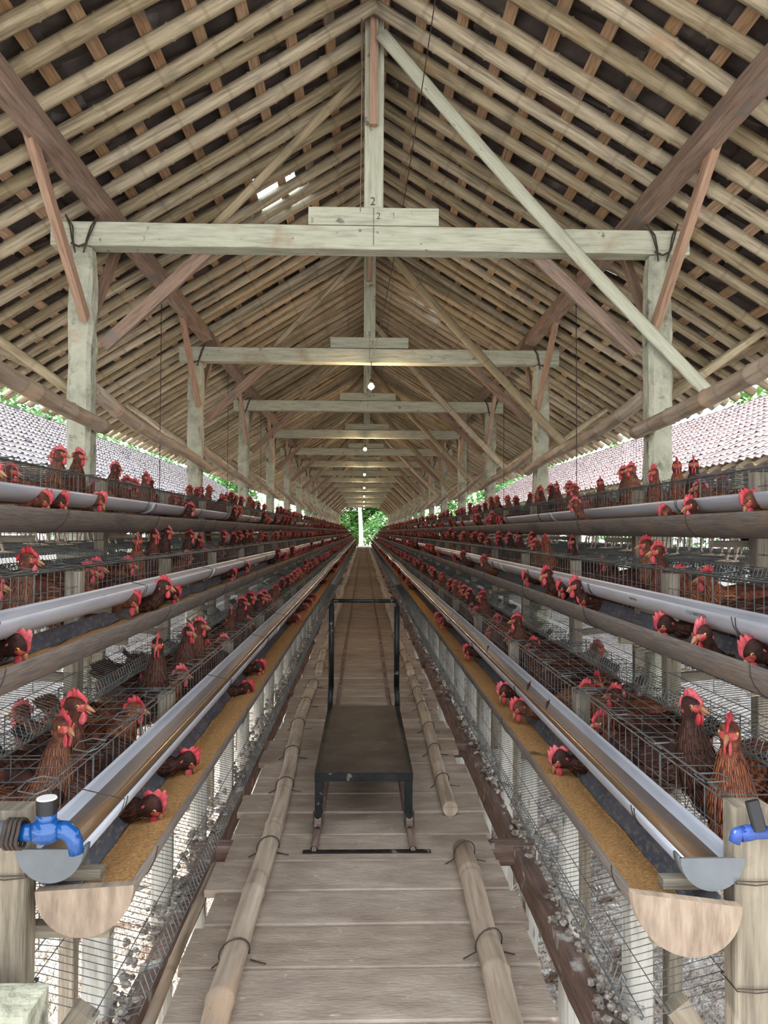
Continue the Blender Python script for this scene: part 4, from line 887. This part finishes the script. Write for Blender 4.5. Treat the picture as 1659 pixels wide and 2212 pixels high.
def hen_geo(pose, feathers=True, seg=16, rich=True):
    neck, H, Nx, hd = POSES[pose]; hd = (hd-Nx*hd.dot(Nx)).normalized(); lat = Nx.cross(hd)
    body = [(-.175,.285,.010,.018),(-.15,.255,.036,.040),(-.115,.222,.056,.060),(-.07,.20,.069,.074),(-.02,.19,.074,.082),(.03,.193,.069,.080),(.068,.215,.054,.064)]
    pts = [(V(x,0,z), ry, rz, V(0,1,0)) for x, z, ry, rz in body]
    nn = len(neck); r0, r1 = ((.050,.056) if pose.startswith('up') or pose == 'rest' else (.040,.042)), (.0215,.0235)
    for i, p in enumerate(neck):
        q = (i/(nn-1))**(.95 if pose.startswith('up') else .55); l = V(0,1,0).lerp(lat, .6*q*q).normalized(); pts.append((V(*p), r0[0]+(r1[0]-r0[0])*q, r0[1]+(r1[1]-r0[1])*q, l))
    rings = []; cen = []; tans = []; us = []
    sub = []
    for i in range(len(pts)-1):
        for j in range(2 if rich else 1):
            t = j/2; a, b = pts[i], pts[i+1]; p0 = pts[max(0,i-1)][0]; p3 = pts[min(len(pts)-1, i+2)][0]
            c = a[0] if j == 0 else (a[0]*9+b[0]*9-p0-p3)/16
            sub.append((c, a[1]+(b[1]-a[1])*t, a[2]+(b[2]-a[2])*t, a[3].lerp(b[3], t)))
    sub.append(pts[-1])
    N0 = len(sub)
    for i, (c, ry, rz, l) in enumerate(sub):
        t = (sub[min(i+1, N0-1)][0]-sub[max(i-1, 0)][0]).normalized()
        if i == N0-1: t = (t+Nx).normalized()
        l = (l-t*l.dot(t)).normalized(); u = l.cross(t)
        rings.append([c+l*ry*cos(a)+u*rz*sin(a) for a in [2*pi*k/seg for k in range(seg)]]); cen.append(c); tans.append(t)
    # carry the lateral axis into the head rings
    for h, o, ru, rl in ((-.024,.002,.0235,.0205),(-.012,.005,.026,.022),(0,.007,.028,.0225),(.011,.007,.027,.021),(.019,.004,.021,.016),(.024,.001,.009,.007)):
        c = H+Nx*h+hd*o; u = lat.cross(Nx)
        # u points along +-hd; keep winding continuous
        rings.append([c+lat*rl*cos(a)+u*ru*sin(a) for a in [2*pi*k/seg for k in range(seg)]])
    # remove twist between the last neck ring and head rings
    ref = rings[N0-1]
    for ri in range(N0, len(rings)):
        r = rings[ri]; best = min(range(seg), key=lambda s_: sum((r[(k+s_) % seg]-ref[k]).length for k in range(0, seg, 2)))
        rings[ri] = r[best:]+r[:best]; ref = rings[ri]
    G = {k: M() for k in ('body','comb','wattle_a','wattle_b','beak','face','eye_a','eye_b','tail','leg_a','leg_b')}
    G['body'].loft(rings, mi=0)
    rn = random.Random(len(pose)+5)
    def feather(mb, p, d, nrm, L, w_, mi=1):
        s_ = d.cross(nrm).normalized(); up_ = nrm*L*.10
        q = [p-s_*w_*.5, p+s_*w_*.5, p+d*L*.55+s_*w_+up_, p+d*L*.55-s_*w_+up_]
        mb.quad([p-s_*w_*.5, p-s_*w_*0+nrm*w_*.2, p+d*L*.55+up_+nrm*w_*.3, p+d*L*.55-s_*w_+up_], [(0,1),(0,0),(1,0),(1,1)], mi)
        mb.quad([p+nrm*w_*.2, p+s_*w_*.5, p+d*L*.55+s_*w_+up_, p+d*L*.55+up_+nrm*w_*.3], [(0,0),(0,1),(1,1),(1,0)], mi)
        mb.quad([p+d*L*.55-s_*w_+up_, p+d*L*.55+up_+nrm*w_*.3, p+d*L+up_*.6], [(1,1),(1,0),(1,.5)], mi)
        mb.quad([p+d*L*.55+up_+nrm*w_*.3, p+d*L*.55+s_*w_+up_, p+d*L+up_*.6], [(1,0),(1,1),(1,.5)], mi)
    if feathers:
        for i in range(3, N0):
            c, ry, rz, l = sub[i]; t = tans[i]; l = (l-t*l.dot(t)).normalized(); u = l.cross(t); nk = i/(N0-1); isneck = i > N0-10
            cnt = int(12+26*(ry/.07)) if isneck else 24
            for k in range(cnt):
                a = 2*pi*(k+.5*(i % 2)+rn.uniform(-.3,.3))/cnt; n_ = (l*cos(a)/ry+u*sin(a)/rz).normalized(); p = c+l*ry*cos(a)+u*rz*sin(a)+t*rn.uniform(-.006,.006)
                d = (-t+n_*.10).normalized()
                if isneck: feather(G['body'], p+n_*.0005, d, n_, rn.uniform(.026,.036)*(.7+ry*9), .0034+.05*(ry-.02))
                else: feather(G['body'], p, d, n_, rn.uniform(.034,.046), .011)
    for s_ in (-1, 1):                                         # wings folded along the flanks
        wr = []
        for i in range(7):
            q = i/6; x = .06-.22*q; z = .225+.03*q; wdt = sin(pi*(.12+.8*q))*.05; o = .066-.055*max(0, q-.45)
            wr.append([V(x, s_*(o+.010*cos(a)), z+wdt*sin(a)*.9) for a in [2*pi*k/8 for k in range(8)]])
        G['body'].loft(wr, mi=0)
        if feathers:
            for i in range(26):
                q = rn.random(); x = .05-.15*q; z = .20+.055*rn.random()+.02*q; feather(G['body'], V(x, s_*(.078-.03*q), z), V(-.95,-s_*.15,.05).normalized(), V(0,s_,.1), .055, .010)
    tb = G['tail']
    for i in range(9):
        a = (i-4)*.16; d = V(-.62,sin(a)*.55,.75-abs(a)*.25).normalized(); L = .085; p = V(-.15, sin(a)*.03, .262)
        nrm = V(0,1,0).cross(d).normalized(); sdv = d.cross(nrm)
        for z_ in (0,): tb.loft([[p-sdv*.008, p-sdv*.001+nrm*.0015, p+sdv*.008, p-nrm*.0015],[p+d*L*.7-sdv*.013, p+d*L*.7+nrm*.002, p+d*L*.7+sdv*.013, p+d*L*.7-nrm*.001],[p+d*L-sdv*.004, p+d*L+nrm*.001, p+d*L+sdv*.004, p+d*L-nrm*.001]], mi=0, sm=False)
    # face
    down = V(0,0,-1) if abs(Nx.z) > .5 else -Nx
    def ell(mb, c, ax, rr, n=10, m_=7, mi=0):
        rg = []
        for i in range(1, m_):
            th = pi*i/m_; rg.append([c+ax[0]*rr[0]*-cos(th)+ax[1]*rr[1]*sin(th)*cos(a)+ax[2]*rr[2]*sin(th)*sin(a) for a in [2*pi*k/n for k in range(n)]])
        mb.loft(rg, mi=mi)
    ell(G['face'], H+hd*.0165-Nx*.001, (hd, lat, Nx), (.021,.0212,.0165), 14, 9, mi=3)
    for s_ in (-1, 1):
        e = G['eye_a' if s_ < 0 else 'eye_b']; c = H+hd*.019+Nx*.004+lat*s_*.0188
        ell(e, c, (lat, hd, Nx), (.0035,.0052,.0048), 10, 6, mi=5); ell(e, c+lat*s_*.0022, (lat, hd, Nx), (.0022,.0028,.0028), 8, 6, mi=6)
        if rich: ell(G['face'], H-hd*.006-Nx*.012+lat*s_*.0195, (lat, hd, Nx), (.003,.0035,.006), 8, 6, mi=3)
        w_ = G['wattle_a' if s_ < 0 else 'wattle_b']; c = H+hd*.026-Nx*.012+lat*s_*.0055+down*.016
        ell(w_, c, (down, lat, down.cross(lat)), (.019,.0035,.0105), 10, 7, mi=2)
    b = G['beak']; bd = (hd-Nx*.30).normalized()
    rg = []
    for q, r in ((0,.0095),(.35,.008),(.7,.005),(.92,.0022),(1,.0006)):
        c = H+hd*.033-Nx*.001+bd*.027*q-Nx*.004*q*q; rg.append([c+lat*r*.75*cos(a)+Nx*r*sin(a) for a in [2*pi*k/10 for k in range(10)]])
    b.loft(rg, mi=4)
    rg = []
    for q, r in ((0,.006),(.5,.0045),(1,.0012)):
        c = H+hd*.033-Nx*.009+(bd*.9-Nx*.22).normalized()*.020*q; rg.append([c+lat*r*.8*cos(a)+Nx*r*.6*sin(a) for a in [2*pi*k/8 for k in range(8)]])
    b.loft(rg, mi=4)
    # comb: a serrated blade, five points
    cb = G['comb']; n = 31; lo = []; hi = []
    for i in range(n):
        q = i/(n-1); x = .037-.066*q; base = .010+.016*sin(pi*min(1, q*1.15)) - (.010*max(0, q-.7)/.3)
        sp = abs(sin(pi*q*5)); ht = (.005+.008*sin(pi*(q*.8+.12)))+.009*sp**1.2*sin(pi*(q*.75+.18)); wv = .0035*sin(q*9+len(pose))
        lo.append(H+hd*x+Nx*(base-.006)); hi.append(H+hd*(x-.006*sp)+Nx*(base+ht)+lat*wv)
    rings_ = []
    for i in range(n):
        m_ = lo[i].lerp(hi[i], .5); t1, t2 = .0042, .0026
        rings_.append([lo[i]+lat*t1, m_+lat*t2*1.1, hi[i]+lat*.0012, hi[i]-lat*.0012, m_-lat*t2*1.1, lo[i]-lat*t1])
    cb.loft(rings_, mi=2)
    for s_ in (-1, 1):
        l = G['leg_a' if s_ < 0 else 'leg_b']; l.tube([V(-.01,s_*.034,.135), V(-.022,s_*.034,.085), V(-.004,s_*.035,.012), V(0,s_*.035,.004)], [.013,.0062,.0055,.006], n=7, mi=7)
        for a in (-.45, 0, .45, pi): l.tube([V(0,s_*.035,.005), V(.018*cos(a), s_*.035+.018*sin(a), .006), V((.042 if a < 3 else .02)*cos(a), s_*.035+(.042 if a < 3 else .02)*sin(a), .001)], [.0048,.0038,.001], n=5, mi=7)
    return G, H
def join_geo(G):
    a = M()
    for m in G.values():
        b = len(a.v); a.v += m.v; a.f += [tuple(i+b for i in f) for f in m.f]; a.uv += m.uv; a.mi += m.mi; a.sm += m.sm
    return a
hmats = [MT[k] for k in HM]
PN = {'body':'body','comb':'comb','wattle_a':'wattle','wattle_b':'wattle','beak':'beak','face':'face','eye_a':'eye','eye_b':'eye','tail':'tail_feathers','leg_a':'leg','leg_b':'leg'}
HEN = {}; HLOD = {}; HLOW = {}
for pn in POSES:
    G, H = hen_geo(pn); HEN[pn] = ({k: mesh_of(PN[k], m, hmats, fix=(k != 'body')) for k, m in G.items()}, H)
    G2, _ = hen_geo(pn, feathers=True, seg=12, rich=False); HLOD[pn] = mesh_of('hen', join_geo(G2), hmats, fix=False)
    G3, _ = hen_geo(pn, feathers=False, seg=7, rich=False)
    for k in ('eye_a','eye_b','leg_a','leg_b'): G3.pop(k)
    HLOW[pn] = join_geo(G3)
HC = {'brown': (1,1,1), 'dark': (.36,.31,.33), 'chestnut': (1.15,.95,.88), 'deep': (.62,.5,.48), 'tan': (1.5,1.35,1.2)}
HW = {'brown': 'brown', 'dark': 'dark brown', 'chestnut': 'chestnut', 'deep': 'deep brown', 'tan': 'light brown'}
PW = {'up': 'with raised head', 'up_left': 'with raised turned head', 'up_right': 'with raised turned head', 'up_back': 'looking back', 'up_tall': 'stretching tall', 'out': 'reaching out over feed', 'out_right': 'reaching out over feed', 'feed': 'pecking into the trough', 'rest': 'standing low inside'}
HENS = []   # dict(side,tier,x,y,z,rot,pose,col)
def floor_z(side, ti, x):
    T = TIER[side][ti]; return T['t']-CH+.012+.09*max(0, min(CD, (abs(x-0)-abs(T['x']))))
def spec(side, ti, px, py, X, pose, head, col, lim=.07):
    xf = TIER[side][ti]['x']
    if pose == 'feed': X = xf-side*.143; lim = .02; head = (0 if side < 0 else 180)+max(-12, min(12, head if side < 0 else head-180))
    if pose.startswith('out'): X = xf-side*.177; lim = .02; head = (0 if side < 0 else 180)+max(-10, min(10, head if side < 0 else head-180))
    if pose.startswith('up') and abs((head-(0 if side < 0 else 180)+180) % 360-180) < 75: X = side*min(abs(X), abs(xf)+(.085 if ti == 0 else .12 if ti == 1 else .3))
    H = POSES[pose][1]; a = radians(head); d = px2d(px, X); zh = px2z(py, d)
    ox = X-(H.x*cos(a)-H.y*sin(a)); oy = d-(H.x*sin(a)+H.y*cos(a)); fz = floor_z(side, ti, ox); z = min(max(zh-H.z, fz-(.06 if pose != 'feed' else .005)), fz+lim)
    HENS.append(dict(side=side, tier=ti, x=ox, y=oy, z=z, rot=a, pose=pose, col=col, hy=d, spec=True))
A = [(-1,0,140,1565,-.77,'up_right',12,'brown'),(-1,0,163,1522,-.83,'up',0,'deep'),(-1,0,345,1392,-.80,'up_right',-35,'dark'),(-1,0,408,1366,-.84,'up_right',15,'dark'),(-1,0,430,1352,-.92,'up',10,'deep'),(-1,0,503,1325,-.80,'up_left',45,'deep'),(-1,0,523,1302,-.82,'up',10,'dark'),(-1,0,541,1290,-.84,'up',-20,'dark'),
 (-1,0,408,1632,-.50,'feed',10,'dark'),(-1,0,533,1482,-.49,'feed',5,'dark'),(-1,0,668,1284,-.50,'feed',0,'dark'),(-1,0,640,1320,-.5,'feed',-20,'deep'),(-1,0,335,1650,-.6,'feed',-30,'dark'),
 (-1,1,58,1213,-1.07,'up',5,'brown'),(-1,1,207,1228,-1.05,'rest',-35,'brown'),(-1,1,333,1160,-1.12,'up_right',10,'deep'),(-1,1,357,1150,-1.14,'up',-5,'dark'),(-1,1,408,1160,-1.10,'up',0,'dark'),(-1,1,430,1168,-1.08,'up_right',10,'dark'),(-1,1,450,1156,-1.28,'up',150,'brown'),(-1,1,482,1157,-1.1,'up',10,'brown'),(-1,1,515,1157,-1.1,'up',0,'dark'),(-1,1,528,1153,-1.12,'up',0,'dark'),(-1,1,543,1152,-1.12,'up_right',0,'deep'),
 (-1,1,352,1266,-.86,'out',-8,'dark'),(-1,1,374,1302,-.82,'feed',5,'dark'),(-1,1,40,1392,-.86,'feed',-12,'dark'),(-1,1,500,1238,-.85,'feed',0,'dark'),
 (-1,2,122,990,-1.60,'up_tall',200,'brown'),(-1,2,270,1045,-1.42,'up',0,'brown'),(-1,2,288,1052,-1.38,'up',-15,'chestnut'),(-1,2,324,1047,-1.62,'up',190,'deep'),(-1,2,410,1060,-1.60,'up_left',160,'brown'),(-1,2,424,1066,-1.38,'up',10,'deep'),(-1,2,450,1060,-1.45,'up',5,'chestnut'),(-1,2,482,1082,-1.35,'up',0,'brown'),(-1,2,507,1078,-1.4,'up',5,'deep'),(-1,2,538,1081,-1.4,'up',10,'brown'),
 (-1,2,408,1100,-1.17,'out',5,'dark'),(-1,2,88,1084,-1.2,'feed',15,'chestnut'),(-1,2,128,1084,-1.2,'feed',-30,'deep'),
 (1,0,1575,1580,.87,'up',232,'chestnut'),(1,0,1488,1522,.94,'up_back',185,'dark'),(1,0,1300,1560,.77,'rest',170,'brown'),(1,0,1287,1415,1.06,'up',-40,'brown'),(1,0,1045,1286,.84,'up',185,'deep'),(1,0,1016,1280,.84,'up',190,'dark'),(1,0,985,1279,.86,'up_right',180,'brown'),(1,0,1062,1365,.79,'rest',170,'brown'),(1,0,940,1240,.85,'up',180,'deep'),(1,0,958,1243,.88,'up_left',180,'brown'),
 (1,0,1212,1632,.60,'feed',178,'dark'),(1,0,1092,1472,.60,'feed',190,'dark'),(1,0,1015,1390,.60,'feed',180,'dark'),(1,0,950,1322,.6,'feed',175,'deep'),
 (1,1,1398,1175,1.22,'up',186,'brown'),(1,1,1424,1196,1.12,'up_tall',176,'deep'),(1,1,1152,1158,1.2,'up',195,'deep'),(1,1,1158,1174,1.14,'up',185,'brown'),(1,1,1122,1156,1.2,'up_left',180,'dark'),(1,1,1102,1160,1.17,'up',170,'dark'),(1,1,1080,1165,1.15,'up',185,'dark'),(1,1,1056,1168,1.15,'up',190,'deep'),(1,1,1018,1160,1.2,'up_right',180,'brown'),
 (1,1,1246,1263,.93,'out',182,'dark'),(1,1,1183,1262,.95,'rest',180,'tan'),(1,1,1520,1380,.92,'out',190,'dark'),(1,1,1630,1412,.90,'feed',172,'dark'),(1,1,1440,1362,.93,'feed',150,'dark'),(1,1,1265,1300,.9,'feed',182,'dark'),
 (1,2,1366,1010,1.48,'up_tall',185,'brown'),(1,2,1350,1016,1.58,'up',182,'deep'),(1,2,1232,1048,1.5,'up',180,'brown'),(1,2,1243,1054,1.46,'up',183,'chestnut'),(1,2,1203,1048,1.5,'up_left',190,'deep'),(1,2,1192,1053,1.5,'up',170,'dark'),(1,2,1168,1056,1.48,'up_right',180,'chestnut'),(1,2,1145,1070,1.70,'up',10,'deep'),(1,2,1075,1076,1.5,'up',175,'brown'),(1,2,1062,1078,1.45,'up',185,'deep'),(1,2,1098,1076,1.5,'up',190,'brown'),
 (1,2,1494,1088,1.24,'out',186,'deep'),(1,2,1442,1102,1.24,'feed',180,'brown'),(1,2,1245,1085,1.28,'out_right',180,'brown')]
for a in A: spec(*a)
rn = random.Random(21)
for side in (-1, 1):
    for ti in range(3):
        T = TIER[side][ti]; y = 1.62 if ti == 0 else 1.3
        taken = [h['hy'] for h in HENS if h['side'] == side and h['tier'] == ti]
        tb = [h['y'] for h in HENS if h['side'] == side and h['tier'] == ti]
        while y < YE-.3:
            y += rn.uniform(.13, .22) if y > 4.5 else (rn.uniform(.165, .20) if ti == 0 else rn.uniform(.17, .235))
            if y < 8 and any(abs(y-q) < .13 for q in tb): continue
            r = rn.random(); near = y < 3.2
            if y < 5 and any(abs(y-q) < .25 for q in taken): pose = 'rest'
            else: pose = 'rest' if r < (.75 if near else .25) else ('up' if r < .50 else 'up_left' if r < .60 else 'up_right' if r < .70 else 'up_back' if r < .72 else 'up_tall' if r < .76 else 'out' if r < .81 else 'out_right' if r < .85 else 'feed')
            depth = .21 if pose in ('feed','out','out_right') else (rn.uniform(.165, .20) if ti == 0 else rn.uniform(.17, .235))
            if pose in ('feed','out','out_right'): depth = .115
            hd = rn.gauss(0, 5) if pose in ('feed','out','out_right') else (rn.uniform(-80,80) if pose == 'rest' else rn.gauss(0, 22))
            if pose == 'rest': depth = .22
            if ti == 0 and y < 2.5:
                if side < 0 and y < 2.0: continue
                pose = 'rest'; depth = .27; hd = rn.choice([-100, 110, 150])
            x = T['x']+side*depth; a = radians((0 if side < 0 else 180)+hd)
            HENS.append(dict(side=side, tier=ti, x=x, y=y, z=floor_z(side, ti, x)+(rn.uniform(-.005,.02) if pose.startswith('up') else 0)+ (.02 if pose == 'feed' else 0), rot=a, pose=pose, col=rn.choice(['brown','brown','dark','dark','deep','chestnut','deep'] if pose != 'rest' else ['brown','chestnut','brown','deep','tan']), hy=y, spec=False))
OUT = []
for side in (-1, 1):
    for k in range(16):
        x = XC+side*2.2; y = 1.9+k*.42+rn.uniform(-.05,.05)
        OUT.append(dict(side=side, tier=3, x=x, y=y, z=TIER[side][2]['t']-CH+.032, rot=rn.uniform(0,6.28), pose='rest' if k % 3 else 'up', col=rn.choice(['brown','chestnut','deep']), hy=y+1.5, spec=False))
for h in HENS+OUT: h['pr'] = 0 if h['spec'] else h['hy']*(1.0+.15*(h['pose'] == 'rest'))
allh = sorted(HENS+OUT, key=lambda h: h['pr']); ind = allh[:300]; far = allh[300:]
ind.sort(key=lambda h: h['hy']); cnt = {}; HTOP = []
for h in ind:
    key = (h['side'], h['tier']); cnt[key] = cnt.get(key, 0)+1
    if h['tier'] < 3: lab = '%s hen %s, %s %s row, %s from the camera' % (HW[h['col']], PW[h['pose']], SIDE[h['side']], TN[h['tier']], nth(cnt[key]))
    else: lab = '%s hen in the outer cages behind the %s top row, %s from the camera' % (HW[h['col']], SIDE[h['side']], nth(cnt[key]))
    grp = 'hens of the %s %s row' % (SIDE[h['side']], (TN+['outer'])[h['tier']])
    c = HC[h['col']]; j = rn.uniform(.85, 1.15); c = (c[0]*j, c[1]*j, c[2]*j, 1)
    if h['hy'] < 5.6:
        t = thing('hen', (h['x'], h['y'], h['z']), lab, 'hen', grp); t.rotation_euler = (0, 0, h['rot'])
        for k, me in HEN[h['pose']][0].items():
            if k.startswith('leg') and h['tier'] == 0 and not h['spec']: pass
            o = bpy.data.objects.new(PN[k], me); o.parent = t; o.color = c; link(o)
    else:
        o = bpy.data.objects.new('hen', HLOD[h['pose']]); o.location = (h['x'], h['y'], h['z']); o.rotation_euler = (0, 0, h['rot']); o.color = c; tag(o, lab, 'hen', grp); link(o)
mb = M()
for h in far:
    L = HLOW[h['pose']]; b = len(mb.v); c, s_ = cos(h['rot']), sin(h['rot'])
    mb.v += [(h['x']+x*c-y*s_, h['y']+x*s_+y*c, h['z']+z) for x, y, z in L.v]; mb.f += [tuple(i+b for i in f) for f in L.f]; mb.uv += L.uv; mb.mi += L.mi; mb.sm += L.sm
o = obj('hen', mb, hmats, label='crowd of distant hens filling the far cages on both sides', cat='hens', kind='stuff', fix=False); o.color = (.75,.68,.66,1)
